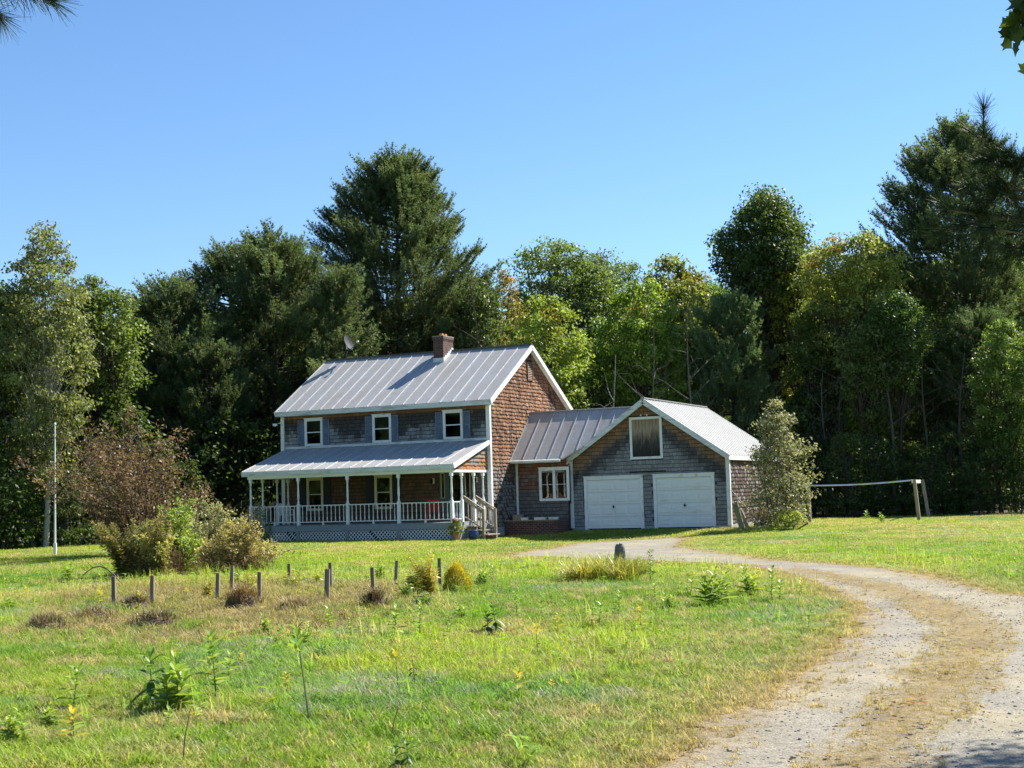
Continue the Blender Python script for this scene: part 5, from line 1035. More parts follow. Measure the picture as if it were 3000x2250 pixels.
MW = [(C4(315, 640), 90, 1, 'green milkweed with wide drooping top leaf pairs, left foreground'), (C4(680, 625), 112, 4, 'big milkweed with dark hanging lower leaves, left foreground'), (C4(748, 650), 122, 2, 'bushy many stemmed milkweed against the big dark leaved one'),
 (C4(935, 600), 143, 7, 'tall slim milkweed stacked with leaf pairs, left of centre'), (C4(985, 520), 62, 1, 'short milkweed leaning on the tall slim one'), (C4(1245, 575), 42, 3, 'yellowing milkweed at the foot of the long leaning stem'),
 (C4(1720, 560), 84, 5, 'dry stemmed milkweed with a yellow leaf top'), (C4(1795, 555), 70, 6, 'dried curling brown weed beside the yellow topped milkweed'), (C4(55, 775), 62, 2, 'leafy milkweed at the lower left photo edge'), (C4(110, 785), 55, 1, 'milkweed just right of the one at the lower left edge'),
 (C4(222, 715), 45, 2, 'low milkweed between two taller ones, lower left'), (C4(320, 800), 85, 3, 'yellow green milkweed with a yellow base leaf, lower left'), (C4(722, 735), 48, 1, 'small milkweed under the big dark leaved one'), (C4(770, 790), 28, 2, 'tiny milkweed next to the bare pale stick'),
 (C4(1745, 900), 66, 4, 'broad leaved young milkweed at the bottom photo edge'), (C4(2135, 305), 55, 4, 'milkweed with drooping blackish leaves, right of the bed'), (C4(1705, 318), 60, 1, 'milkweed standing under the dark weed clump'), (C4(1812, 315), 64, 7, 'slim milkweed with a star top below the golden bush'),
 (C4(1425, 300), 44, 1, 'milkweed below the grey tuft of dead grass'), (C4(1150, 312), 36, 2, 'leafy milkweed just below the brown bed'), (C4(1205, 350), 30, 1, 'small milkweed right of the leafy one below the bed'), (C4(1322, 372), 42, 2, 'milkweed between the bed and the yellow green patch'),
 (C4(1520, 342), 42, 7, 'milkweed with long thin leaves in the middle of the lawn'), (C4(1610, 300), 32, 1, 'small upright milkweed above the brown sod lump'), (C4(1688, 362), 26, 1, 'short milkweed left of the thin one'), (C4(1940, 345), 32, 1, 'small milkweed in dry grass, centre'),
 (C4(1992, 245), 30, 2, 'milkweed right of the dark weed clump'), (C4(1888, 405), 28, 3, 'pale green milkweed in the centre lawn'), (C4(2010, 352), 20, 1, 'tiny milkweed in dry grass, centre right'), (C4(1392, 425), 30, 4, 'dark leaved milkweed beside the brown sod lump'),
 (C4(600, 210), 34, 3, 'yellow green milkweed between the two left stakes'), (C4(435, 208), 40, 3, 'pale weed left of the leftmost stake'), (C4(802, 172), 22, 5, 'yellow leaved seedling in the brown bed'), (C4(1050, 462), 30, 3, 'lone small milkweed right of the tall slim one'),
 (C4(295, 82), 32, 2, 'leafy milkweed left of the bush, among fallen twigs'), (C4(130, 92), 18, 1, 'small far milkweed in the left lawn'), (C4(62, 92), 15, 1, 'tiny far milkweed at the left lawn edge'), (C4(112, 162), 22, 3, 'small pale milkweed in the left lawn'), (C4(50, 205), 26, 2, 'milkweed near the left photo edge above the sod mound'),
 (C4(1292, 112), 32, 7, 'slender milkweed beyond the bed'), (C4(2085, 100), 30, 2, 'milkweed right of the golden bush'), (C4(2130, 92), 28, 1, 'second milkweed right of the golden bush'), (C4(1640, 70), 30, 2, 'milkweed left of the upright goldenrod'),
 (c5(160, 432), 48, 7, 'slim milkweed in the dry patch below the daylilies'), (c5(265, 440), 24, 1, 'small milkweed in the dry patch below the daylilies'), (c5(322, 495), 34, 3, 'light green milkweed at the edge of the dry patch'), (c5(242, 590), 62, 5, 'milkweed with bright yellow star top, right of centre'),
 (c5(490, 472), 50, 1, 'milkweed with pointed top under the daylily clump'), (c5(570, 442), 54, 7, 'taller milkweed right of the pointed one'), (c5(662, 488), 50, 3, 'broad topped pale milkweed in blue green grass'), (c5(720, 372), 32, 1, 'low milkweed left of the big milkweed pair'),
 (c5(768, 405), 36, 2, 'bushy low milkweed before the big milkweed pair'), (c5(820, 352), 26, 1, 'short milkweed behind the low bushy one'), (c5(860, 352), 33, 1, 'milkweed just left of the big milkweed pair'), (c5(955, 392), 78, 2, 'largest milkweed of the group beside the driveway bend'),
 (c5(992, 378), 60, 2, 'leafy milkweed touching the largest one'), (c5(1098, 345), 55, 2, 'wide milkweed between the largest one and the driveway'), (c5(1135, 340), 40, 3, 'thin milkweed next to the wide one'), (c5(1190, 370), 68, 7, 'tall milkweed nearest the driveway bend'), (c5(1222, 365), 38, 1, 'short milkweed leaning on the tall one by the bend'),
 (c5(1310, 342), 28, 3, 'small milkweed on the grass edge by the bend'), (c5(1335, 500), 42, 1, 'lone milkweed at the curved edge of the driveway'), (c5(168, 772), 62, 3, 'yellow green milkweed in the lower centre grass'), (c5(305, 760), 32, 5, 'yellow leaf pair low in the grass, left one of two'), (c5(370, 745), 24, 5, 'yellow leaf pair low in the grass, right one of two'),
 (c5(655, 655), 20, 5, 'single yellow sprout in dry grass'), (c5(525, 735), 20, 5, 'tiny yellow sprout lower down in the grass'), (c5(22, 292), 22, 2, 'small far milkweed level with the golden bush'), (c5(52, 290), 30, 1, 'taller far milkweed level with the golden bush'), (c5(90, 250), 20, 1, 'tiny far milkweed near the gravel'),
 ((2160, 1150), 10, 1, 'tiny weed on the far right lawn'), ((1870, 1128), 14, 1, 'tiny weed below the middle of the rail'), ((1905, 1130), 12, 2, 'tiny weed right of the middle of the rail')]
for i, ((x, y), h, kd, lab) in enumerate(MW):
    p = P(x, y); dist = float(np.dot(p-CAM, (math.sin(YAW), math.cos(YAW), 0))); H = (h+12)/k*dist; rz = rg.random()*6.28; s_ = H/.5
    nm = 'milkweed_plant' if kd != 6 else 'dried_weed'
    if kd not in FIRST: e = plant(nm, KINDS[kd], p, lab, 'weed', MG, rz, sm='stem' if kd != 6 else 'twig'); e.scale = (s_**.9,)*2+(s_,); FIRST[kd] = e
    else: dup(FIRST[kd], nm, p, lab, 'weed', MG, rz, (s_**.9, s_**.9, s_))
# long leaning stem and bare sticks
p = P(670, 1567); q = PD(642, 1400, 10.9); e = plant('milkweed_plant', milkweed(.75, 61, (GRN, YGR), pairs=5, bare=.74, start=.74, tilt=(0.0, 0.0)), p, 'long leaning milkweed, bare below with a leafy head, centre left', 'weed', MG)
e.rotation_euler = (-.1, -.22, 0)
for (x, y), h, lab in ((C4(788, 885), 125, 'bare pale stick with one yellow leaf near the bottom edge'), (C4(1690, 757), 66, 'thin bare dark stick standing in the foreground grass'), (C4(1770, 555), 38, 'short dark twig by the dried weed')):
    p = P(x, y); dist = float(np.dot(p-CAM, (math.sin(YAW), math.cos(YAW), 0))); H = h/k*dist; sb, lb_ = MB(), MB(); sb.tube([(0, 0, -.03), (.02, 0, H*.5), (.05, .02, H)], [.005, .004, .002], 5); leafblade(lb_, np.array([.04, .02, H*.9]), unit(np.array([.8, .2, .35])), UP, .09 if h > 100 else .03, .03, YEL if h > 100 else BRN)
    plant('bare_stalk', (sb, lb_), p, lab, 'stalk', sm='twig')
# ---- yellow goldenrod-like weeds
def goldenrod(H, seed, cols, n=5, spread=.2, plume=None, ll=.13, hang=0, lean=(0, 0)):
    rg = np.random.default_rng(seed); sb, lb_ = MB(), MB()
    for kk in range(n):
        h = H*rg.uniform(.65, 1.05); a = rg.random()*6.28; t = spread*rg.uniform(.2, 1.3); s = np.linspace(0, 1, 7); pts = np.stack([(math.cos(a)*t+lean[0])*h*s**1.5+rg.normal(0, .05), (math.sin(a)*t+lean[1])*h*s**1.5+rg.normal(0, .05), -.03+h*(s-.12*t*s**2)], 1); sb.tube(pts, np.linspace(.006, .002, 7), 4)
        m = int(h/.009); f = np.linspace(.15, 1, m); pp = np.stack([np.interp(f, s, pts[:, q]) for q in range(3)], 1); az = np.arange(m)*2.4+rg.random()*6; el = rg.normal(.15, .25, m)-hang
        d = np.stack([np.cos(az)*np.cos(el), np.sin(az)*np.cos(el), np.sin(el)], 1); cc = np.array([cols[q] for q in rg.integers(len(cols), size=m)])*rg.uniform(.7, 1.3, (m, 1)); L_ = ll*(1.1-.5*f)*rg.uniform(.7, 1.2, m)
        leaf_cards(lb_, pp, d, unit(UP+rg.normal(0, .4, (m, 3))), L_, L_*.33, cc)
        if plume is not None:
            q = 90; f = 1-.3*rg.random(q)**1.5; c_ = np.stack([np.interp(f, s, pts[:, k_]) for k_ in range(3)], 1)+rg.normal(0, .035, (q, 3)); leaf_cards(lb_, c_, unit(rg.normal(size=(q, 3))+UP*.8), unit(rg.normal(size=(q, 3))), rg.uniform(.03, .06, q), np.full(q, .02), np.array(plume)*rg.uniform(.6, 1.4, (q, 1)))
    return sb, lb_
for (x, y), h, cols, n, lab in (((625, 1272), 45, (YEL, YGR), 3, 'yellow weed wrapped around a far stake'), ((448, 1298), 42, (YEL, (.4, .36, .05)), 4, 'bright yellow weed left of a grey stake'), ((925, 1290), 88, (YEL, (.5, .44, .08)), 11, 'tall yellow goldenrod spire beside the rightmost stake'),
    ((892, 1292), 56, (YGR, YEL), 12, 'spreading yellow green weed at the foot of the goldenrod spire'), ((870, 1300), 40, (YGR, GRN), 8, 'low green weed between two stakes'), ((915, 1318), 38, (DKG, GRN), 9, 'dark green weed clump under the goldenrod'), ((690, 1266), 28, (YEL, GRN), 3, 'small yellow tinged weed behind the pair of stakes'), ((545, 1270), 34, (YGR, YEL), 3, 'pale yellow weed between stakes in the back row'), ((510, 1262), 30, (GRN, YGR), 3, 'light green weed beside the back row stake')):
    p = P(x, y); dist = float(np.dot(p-CAM, (math.sin(YAW), math.cos(YAW), 0))); plant('goldenrod', goldenrod(h/k*dist*1.1, int(x), cols, n+2, .3, ll=.12), p, lab, 'weed', 'goldenrod and weeds round the stakes')
p = P(1400, 1258); plant('tall_weed', goldenrod(.62, 9, (DKG, GRN), 1, .05, ll=.12, hang=-.1), p, 'tall dark fleabane stalk with drooping leaves right of the daylilies', 'weed')
# golden bush
rgb_ = np.random.default_rng(12); p = P(988, 1282); e = empty('golden_bush', p, 'rounded golden yellow evergreen bush beside the rightmost stake', 'bush'); sb = MB(); sb.tube([(0, 0, -.05), (.02, 0, .3)], [.02, .01], 6); sb.build('stem', MT['twig'], e)
n = 5200; d = unit(rgb_.normal(size=(n, 3))); d[:, 2] = np.abs(d[:, 2])*1.0-.12*rgb_.random(n); lob = .8+.35*vnoise(np.arctan2(d[:, 1], d[:, 0])*2+5, d[:, 2]*4, 9)
pos = d*np.array([.235, .235, .52])*(lob*(.72+.28*rgb_.random(n)))[:, None]+np.array([0, 0, .04]); t_ = pos[:, 2]/.5; cc = np.where((rgb_.random(n) < .25+.75*t_)[:, None], np.array([.62, .52, .06]), np.array([.32, .34, .06]))*rgb_.uniform(.7, 1.2, (n, 1))
lb_ = MB(); leaf_cards(lb_, pos, unit(d+UP*.5+rgb_.normal(0, .4, (n, 3))), unit(rgb_.normal(size=(n, 3))), rgb_.uniform(.03, .07, n), np.full(n, .011), cc); lb_.build('leaves', MT['weed'], e)
# daylily clump round the stone post
p0_ = P(1305, 1262); e = empty('daylily_clump', p0_, 'wide clump of yellowing daylily leaves round the stone post', 'plant'); lb_ = MB(); rgd = np.random.default_rng(14)
for i in range(26):
    u = (i/25-.5); b = np.array(P(1305+u*150, 1264-14*rgd.random()-4))-p0_; b[2] = 0
    blades(lb_, b, 60, .56*(1-.9*abs(u)**2.5)*rgd.uniform(.8, 1.1), .16, [(.42, .38, .07), (.48, .4, .09), (.24, .3, .05), (.34, .36, .06), (.16, .2, .05)], rgd, .018, 1.0)
lb_.build('leaves', MT['weed'], e)
# ---- bush group in front of the house
def arch_shrub(H, W, seed, nst, ls, base, base2, dead=None, lpt=34, twl=.4, up=.5, dense=1.0, skew=None):
    """stems arching out of one base, leafy side twigs along their outer half"""
    rg = np.random.default_rng(seed); tb, cb = MB(), MB(); PP = []; AA = []; CC = []; base = np.array(base); base2 = np.array(base2)
    for i in range(nst):
        az = rg.random()*6.28; q = rg.random()**.6; r = W*q*rg.uniform(.8, 1.15); h = H*(1-.55*q**2)*rg.uniform(.62, 1.05); d = np.array([math.cos(az), math.sin(az), 0]); b = d*r*.12+rg.normal(0, .05*W, 3)*(1, 1, 0); s = np.linspace(0, 1, 7)
        off = np.array([0, 0, 0.]) if skew is None else np.array(skew)*rg.random()
        pts = b+(d*r+off)*(s**1.35)[:, None]+UP*(h*(s-.16*q*s**3)/(1-.16*q))[:, None]+rg.normal(0, .03*H, (7, 3))*s[:, None]*(1, 1, .4); tb.tube(pts, np.linspace(.006+.006*H, .004, 7), 4, cap=False); cv = rg.uniform(.65, 1.35); mx = rg.random()
        for t in np.concatenate([rg.uniform(.18, 1, int(9*dense)), [1.0]]):
            p = np.array([np.interp(t, s, pts[:, k_]) for k_ in range(3)]); dd = unit(rg.normal(size=3)*(1, 1, .6)+UP*up+d*.5); L_ = twl*rg.uniform(.4, 1.2)*(1.15-.5*t); tb.tube([p, p+dd*L_], [.004, .002], 3, cap=False)
            m = lpt; f = rg.random(m)**.7; PP.append(p+dd*L_*f[:, None]+rg.normal(0, .035+.1*L_, (m, 3))); AA.append(unit(dd+rg.normal(0, .7, (m, 3)))); mm = np.clip(mx*.6+rg.random((m, 1))*.4, 0, 1); CC.append((base*(1-mm)+base2*mm)*cv*rg.uniform(.7, 1.3, (m, 1)))
    PP = np.concatenate(PP); AA = np.concatenate(AA); CC = np.concatenate(CC); PP[:, 2] = np.abs(PP[:, 2]); n = len(PP)
    leaf_cards(cb, PP, AA, unit(rg.normal(size=(n, 3))+UP*.6), ls*rg.uniform(.7, 1.3, n), ls*.5*rg.uniform(.7, 1.2, n), CC); return tb, cb
def bush(name, px, py, hpx, wpx, seed, label, base, base2, ls=.05, ncl=90, lpc=60, under=None, stems=8, nst=30, twl=.24, lpt=26):
    p = P(px, py); dist = float(np.dot(p-CAM, (math.sin(YAW), math.cos(YAW), 0))); H = hpx/k*dist; W = wpx/k*dist/2; tb, cb = arch_shrub(H, W, seed, nst, ls, base, base2, lpt=lpt, twl=twl)
    e = empty(name, p, label, 'bush'); tb.build('stems', MT['twig'], e); cb.build('foliage', MT['leaf'], e)
    rg = np.random.default_rng(seed+1); ub = MB(); n = 2600; a = rg.random(n)*6.28; r = W*np.sqrt(rg.random(n)); pos = np.stack([r*np.cos(a), r*np.sin(a), rg.random(n)**1.6*H*.42], 1)
    leaf_cards(ub, pos, unit(rg.normal(size=(n, 3))+UP*.4), unit(rg.normal(size=(n, 3))), rg.uniform(.05, .2, n), np.full(n, .012), np.array(under)*rg.uniform(.5, 1.6, (n, 1))); ub.build('dead_twigs', MT['weed'], e); return e
bush('leafy_bush', 385, 1238, 160, 130, 61, 'tall bright green leafy bush in the middle of the overgrown clump', (.17, .25, .05), (.34, .4, .1), .085, 70, 60, (.12, .08, .05), 8)
bush('rounded_bush', 520, 1236, 108, 150, 62, 'rounded tan and green bush at the right of the overgrown clump', (.28, .25, .1), (.5, .42, .2), .075, 120, 60, (.13, .08, .055), 10)
bush('silvery_bush', 452, 1226, 145, 150, 63, 'grey green twiggy bush between the bright bush and the rounded one', (.24, .26, .14), (.42, .4, .22), .075, 100, 55, (.12, .08, .05), 8)
bush('weedy_bush', 325, 1243, 120, 150, 64, 'dense weedy growth with brown dead base at the left of the clump', (.22, .24, .08), (.42, .38, .15), .08, 90, 55, (.14, .085, .055), 8)
for (x, y, h, sd, lab, cols) in ((285, 1246, 128, 71, 'tall goldenrod with brown plumes leaning left beside the bush clump', ((.2, .24, .06), (.14, .2, .04), (.33, .26, .1))), (268, 1248, 112, 72, 'outermost goldenrod arching far left of the bush clump', ((.2, .24, .06), (.36, .28, .1), (.12, .16, .04))), (345, 1246, 140, 73, 'goldenrod with tan tops in front of the russet shrub', ((.3, .26, .09), (.2, .24, .06)))):
    p = P(x, y); dist = float(np.dot(p-CAM, (math.sin(YAW), math.cos(YAW), 0))); plant('goldenrod', goldenrod(h/k*dist, sd, cols, 9, .3, ll=.17, plume=(.34, .25, .12), lean=(-.35 if x < 320 else 0, -.15)), p, lab, 'weed', 'goldenrod beside the bush clump', sm='twig')
rgw = np.random.default_rng(3); p = P(505, 1190); sb = MB()      # dry stalks by the porch
for i in range(16): b = np.array([rgw.normal(0, .8), rgw.normal(0, .25), 0]); h = rgw.uniform(.9, 1.7); sb.tube([b, b+(rgw.normal(0, .1), 0, h*.6), b+(rgw.normal(0, .2), 0, h)], [.008, .006, .004], 4); [sb.tube([b+(0, 0, h*t), b+(rgw.normal(0, .2), rgw.normal(0, .1), h*t+.25)], [.004, .012], 4) for t in (.6, .75, .9)]
e = empty('dry_stalks', p, 'stand of dry brown seed stalks between the bush clump and the porch', 'stalks'); sb.build('stems', MT['twig'], e)
# russet shrub
d_ = 45.5; H = HT(320, 885, d_); e = tree('russet_shrub', arch_shrub(H, 2.9, 81, 62, .12, (.085, .055, .035), (.26, .18, .12), lpt=15, twl=.85, up=.1, dense=1.3, skew=(-1.5, 0, .2)), 325, d_, 'wide spreading russet brown shrub in front of the dark left woods', 'shrub', tm='twig')
# yellow leaved sapling by the garage
q = P(1688, 1139); e = empty('young_tree', q, 'slim young tree with yellowing leaves at the right side of the garage', 'tree', rz=-YAW); dist = float(np.dot(q-CAM, (math.sin(YAW), math.cos(YAW), 0))); H = (1139-855)/k*dist
tb, cb = broadleaf(H, wt([(855, 8), (900, 26), (960, 60), (1030, 78), (1090, 72), (1139, 55)], H, dist, 1688, 1), None, seed=83, zc=.04, ncl=250, lpc=23, ls=.11, clr=.36, base=(.13, .15, .07), base2=(.28, .27, .14), tr=.04, trunks=5, spread=.14, shell=.2, limb=.7); tb.build('trunk', MT['twig'], e); cb.build('crown', MT['leaf'], e)
q = P(1690, 1141)+np.array([.4, -.1, 0]); e = empty('low_bush', q, 'low yellow green bush at the foot of the slim young tree', 'bush'); tb, cb = broadleaf(.65, [(0, .4), (.5, .55), (1, .2)], None, seed=84, zc=.1, ncl=30, lpc=60, ls=.07, clr=.2, base=(.2, .26, .04), base2=(.36, .38, .06), tr=.02, trunks=3); tb.build('stems', MT['twig'], e); cb.build('foliage', MT['leaf'], e)
for x, y, w_, l in ((1655, 1138, .5, 'brown leafed low bush against the garage side wall'), (2070, 1110, 1.0, 'clump of long grassy leaves by the right end post')):
    q = P(x, y); e = empty('low_bush' if x < 2000 else 'grassy_clump', q, l, 'bush' if x < 2000 else 'plant')
    if x < 2000: tb, cb = broadleaf(.7, [(0, .4), (.5, .5), (1, .2)], None, seed=int(x), zc=.1, ncl=26, lpc=50, ls=.07, clr=.2, base=(.12, .09, .05), base2=(.3, .2, .12), tr=.02, trunks=3); tb.build('stems', MT['twig'], e); cb.build('foliage', MT['leaf'], e)
    else: m = MB(); blades(m, np.zeros(3), 260, .8, .55, [(.1, .15, .04), (.2, .24, .06)], np.random.default_rng(4), .025, .9); m.build('leaves', MT['weed'], e)
# plants in the planter, ivy by the steps, vine on porch rail
for x, s_ in ((1.08, .9), (1.75, 1.1), (1.28, .6), (2.2, .9)):
    e = empty('potted_plant', (x, 1.52, .53), {1.08: 'green plant between the white pot and the white box on the planter', 1.75: 'green plant between the two white boxes on the planter', 1.28: 'small plant at the left end of the middle white box', 2.2: 'green plant at the garage end of the planter'}[x], 'plant'); a, b = goldenrod(.3*s_, int(x*10), (DKG, GRN), 6, .6, ll=.09); a.build('stem', MT['stem'], e); b.build('leaves', MT['weed'], e)
a, b = broadleaf(.55, [(0, .22), (.5, .3), (1, .1)], None, seed=85, zc=.1, ncl=24, lpc=50, ls=.06, clr=.13, base=(.09, .14, .03), base2=(.2, .22, .05), tr=.01, trunks=2); f_ = b.build('foliage', MT['leaf'], fp); f_.location = (0, 0, .18)
rv = np.random.default_rng(8); e = empty('climbing_vine', (-8.4, -3.24, .0), 'leafy vine climbing through the left bay of the porch railing', 'vine'); s = np.linspace(0, 1, 12); sb = MB(); lb_ = MB()
for kk in range(3):
    pts = np.stack([.25*np.sin(s*5+kk)+rv.normal(0, .15)-.3*kk, np.full(12, -.02), s*(1.7-.3*kk)], 1); sb.tube(pts, .008, 4); n = 150; f = rv.random(n); pp = np.stack([np.interp(f, s, pts[:, q]) for q in range(3)], 1)+rv.normal(0, .07, (n, 3))*(1, .5, 1)
    leaf_cards(lb_, pp, unit(rv.normal(size=(n, 3))-UP*.3), unit(rv.normal(size=(n, 3))+(0, -1, .5)), rv.uniform(.05, .1, n), rv.uniform(.04, .07, n), np.array([.13, .2, .04])*rv.uniform(.7, 1.7, (n, 1)))
sb.build('stem', MT['stem'], e); lb_.build('leaves', MT['leaf'], e)
# ---- sod mounds and dead grass tufts
def mound(px, py, wpx, hpx, seed, label, cols, bl=1.0):
    p = P(px, py); dist = float(np.dot(p-CAM, (math.sin(YAW), math.cos(YAW), 0))); W = wpx/k*dist/2; H = hpx/k*dist; rg = np.random.default_rng(seed); m = MB(); na, nr_ = 22, 6; V = [(0, 0, H*.9)]; F = []
    for i in range(1, nr_+1):
        for j in range(na):
            a = 2*math.pi*j/na; r = i/nr_; rr = (.85+.3*float(vnoise(math.cos(a)*2+5, math.sin(a)*2+5, seed))); z = H*(1-r**3)*(.75+.4*float(vnoise(math.cos(a)*r*3+5, math.sin(a)*r*3, seed+1)))-.04*(i == nr_); u = np.array([math.cos(a)*r*W*rr, math.sin(a)*r*min(W, .55)*rr]); c_, s2 = math.cos(-YAW), math.sin(-YAW); V.append((u[0]*c_-u[1]*s2, u[0]*s2+u[1]*c_, z))
    for j in range(na): F.append([0, 1+j, 1+(j+1) % na, 1+(j+1) % na])
    m.add(V, [f[:3] for f in F], np.array([.1, .075, .05])); m.add(V, [[1+(i-1)*na+j, 1+i*na+j, 1+i*na+(j+1) % na, 1+(i-1)*na+(j+1) % na] for i in range(1, nr_) for j in range(na)], np.array([.1, .075, .05]))
    e = empty('sod_mound', p, label, 'mound'); m.build('sod', MT['ground'], e, smooth=True); b = MB(); Va = np.array(V)
    for q in range(int(60+W*90)): v = Va[rg.integers(1, len(Va))]; blades(b, v-(0, 0, .02), 7, .16*bl, .07, cols, rg, .008, 1.1, 2)
    b.build('dead_grass', MT['weed'], e); return e
DG = [(.34, .27, .15), (.22, .16, .09), (.12, .085, .05), (.42, .36, .22)]; DK = [(.06, .05, .035), (.1, .075, .05), (.2, .15, .09), (.3, .25, .15)]
mound(98, 1366, 100, 26, 1, 'dark sod mound nearest the left photo edge', DK); mound(332, 1362, 140, 30, 2, 'long dark sod mound below the left stakes', DK); mound(205, 1345, 110, 22, 3, 'straw coloured mound between the two dark mounds', DG)
mound(290, 1322, 90, 26, 4, 'brown grass hump between the two left stakes', DK); mound(525, 1318, 90, 38, 5, 'rusty brown grass hump beside the leaning stake', [(.2, .12, .06), (.3, .22, .1), (.12, .08, .05)], 1.4); mound(808, 1318, 60, 30, 6, 'dark tufted grass hump under the lone stake', DK, 1.3)

mound(640, 1322, 90, 18, 13, 'flat straw mound left of the stake pair', DG); 
# fallen branch left of the clump and dark litter
m = MB(); a = P(175, 1252); b = P(262, 1266); o = (a+b)/2; s = np.linspace(0, 1, 7)[:, None]; pts = a-o+(b-a)*s+UP*(.05+.3*np.sin(s*3.1)); m.tube(pts, np.linspace(.008, .02, 7), 5)
for t in (1, 2, 4, 5): m.tube([pts[t], pts[t]+(-.3, .1, .12)], [.008, .004], 4)
tag(m.build('fallen_branch', MT['twig'], loc=tuple(o)), 'thin dead branch arching over the grass left of the bush clump', 'branch')
m = MB(); a = P(590, 1222)+(0, 0, .25); b = P(655, 1205)+(0, 0, .35); o = (a+b)/2; o[2] = 0; pts = a-o+(b-a)*s+UP*(-.1+.12*np.sin(s*3.1)); m.tube(pts, np.linspace(.014, .006, 7), 5)
lb_ = MB(); rv = np.random.default_rng(2); n = 60; leaf_cards(lb_, pts[rv.integers(0, 7, n)]+rv.normal(0, .08, (n, 3)), unit(rv.normal(size=(n, 3))), unit(rv.normal(size=(n, 3))), rv.uniform(.05, .09, n), np.full(n, .03), np.array([.08, .1, .03])*rv.uniform(.7, 1.6, (n, 1)))
m.tube([pts[0], pts[0]+(-.1, 0, -.3)], .014, 5); e = empty('leaning_branch', o, 'leafy branch reaching out to the right of the bush clump', 'branch'); m.build('stem', MT['twig'], e); lb_.build('leaves', MT['leaf'], e)
# ================================================================== NEAR TREES AT THE SIDES (branches reaching into view)
def near_pine(name, trunk, tips, label, H=9, nl=.085, tr=.16, seed=0, nw=.0016, shade=None):
    rg = np.random.default_rng(seed); t0 = np.array(trunk, float); e = empty(name, t0, label, 'tree'); m = MB(); m.tube([(0, 0, -.3), (.05, 0, H*.5), (0, .05, H)], [tr, tr*.7, .05], 10); m.build('trunk', MT['bark'], e); bb, nb_ = MB(), MB()
    for (root, tip, n) in tips:
        root = np.array(root)-t0; tip = np.array(tip)-t0; q = np.linspace(0, 1, 6)[:, None]; pts = root+(tip-root)*q+UP*(-.12*np.sin(q*math.pi)*np.linalg.norm(tip-root)*.3)
        bb.tube(pts, np.linspace(.016, .004, 6), 5); ax = unit(pts[-1]-pts[-2])
        ss = [(pts[-1], ax)]
        for i in range(n):
            f = rg.uniform(.25, .97); p = root+(tip-root)*f+UP*(-.12*math.sin(f*math.pi)*np.linalg.norm(tip-root)*.3); d = unit(ax+rg.normal(0, .55, 3)); L_ = rg.uniform(.1, .3); bb.tube([p, p+d*L_], [.005, .0035], 4); ss.append((p+d*L_, d)); ss.append((p+d*L_*.6, d))
        for p, d in ss:
            K_ = 80; bp = p-d*(rg.random((K_, 1))*.07); dd = unit(d*.8+rg.normal(0, .45, (K_, 3))-UP*.08); sd = unit(np.cross(dd, rg.normal(size=(K_, 3)))); L_ = nl*rg.uniform(.8, 1.2, (K_, 1))
            V = np.stack([bp-sd*nw, bp+sd*nw, bp+dd*L_+sd*nw*.3, bp+dd*L_-sd*nw*.3], 1).reshape(-1, 3); nb_.add(V, np.arange(4*K_).reshape(-1, 4), np.tile(np.array([.028, .05, .02]), (4*K_, 1)))
    if shade is not None:      # unseen boughs added higher up to shade the ones in view
        q = 900; c = np.array(shade)-t0+rg.normal(0, (.75, .75, .35), (q, 3)); ub = MB(); needle_cards(ub, c, unit(rg.normal(size=(q, 3))), np.full(q, .13), .014, np.tile([.04, .07, .03], (q, 1)), rg, 26); ub.build('added_shade_boughs', MT['needle'], e)
        for i in range(6): bb.tube([np.array([0, 0, H*.8]), np.array(shade)-t0+rg.normal(0, .5, 3)], [.04, .01], 5)
    bb.build('branches', MT['twig'], e); nb_.build('crown', MT['needle'], e); return e
D7 = 7.0; tk = PD(2900, 1100, 8.5); tk[2] = 0
hub = lambda y: PD(2560, y, 7.6)
near_pine('near_pine', tk, [(hub(420), PD(2085, 318, D7), 14), (hub(470), PD(2035, 452, D7), 16), (hub(500), PD(2120, 490, 6.8), 14), (hub(430), PD(2150, 400, 7.2), 14), (hub(420), PD(2140, 350, 7.3), 12), (hub(560), PD(2175, 530, 7), 8), (hub(450), PD(2090, 400, 7.1), 12)], 'near dark pine bough with long needles hanging in from the right photo edge', seed=5, H=8, shade=(26.1, -40.8, 6.4))
tk = PD(-600, 1100, 5.5); tk[2] = 0
near_pine('near_pine', tk, [(PD(-330, -160, 5), PD(52, -26, 5), 3), (PD(-330, -160, 5), PD(20, -24, 5), 3)], 'spray of long pine needles hanging in at the top left corner', seed=9, H=5, nl=.105)
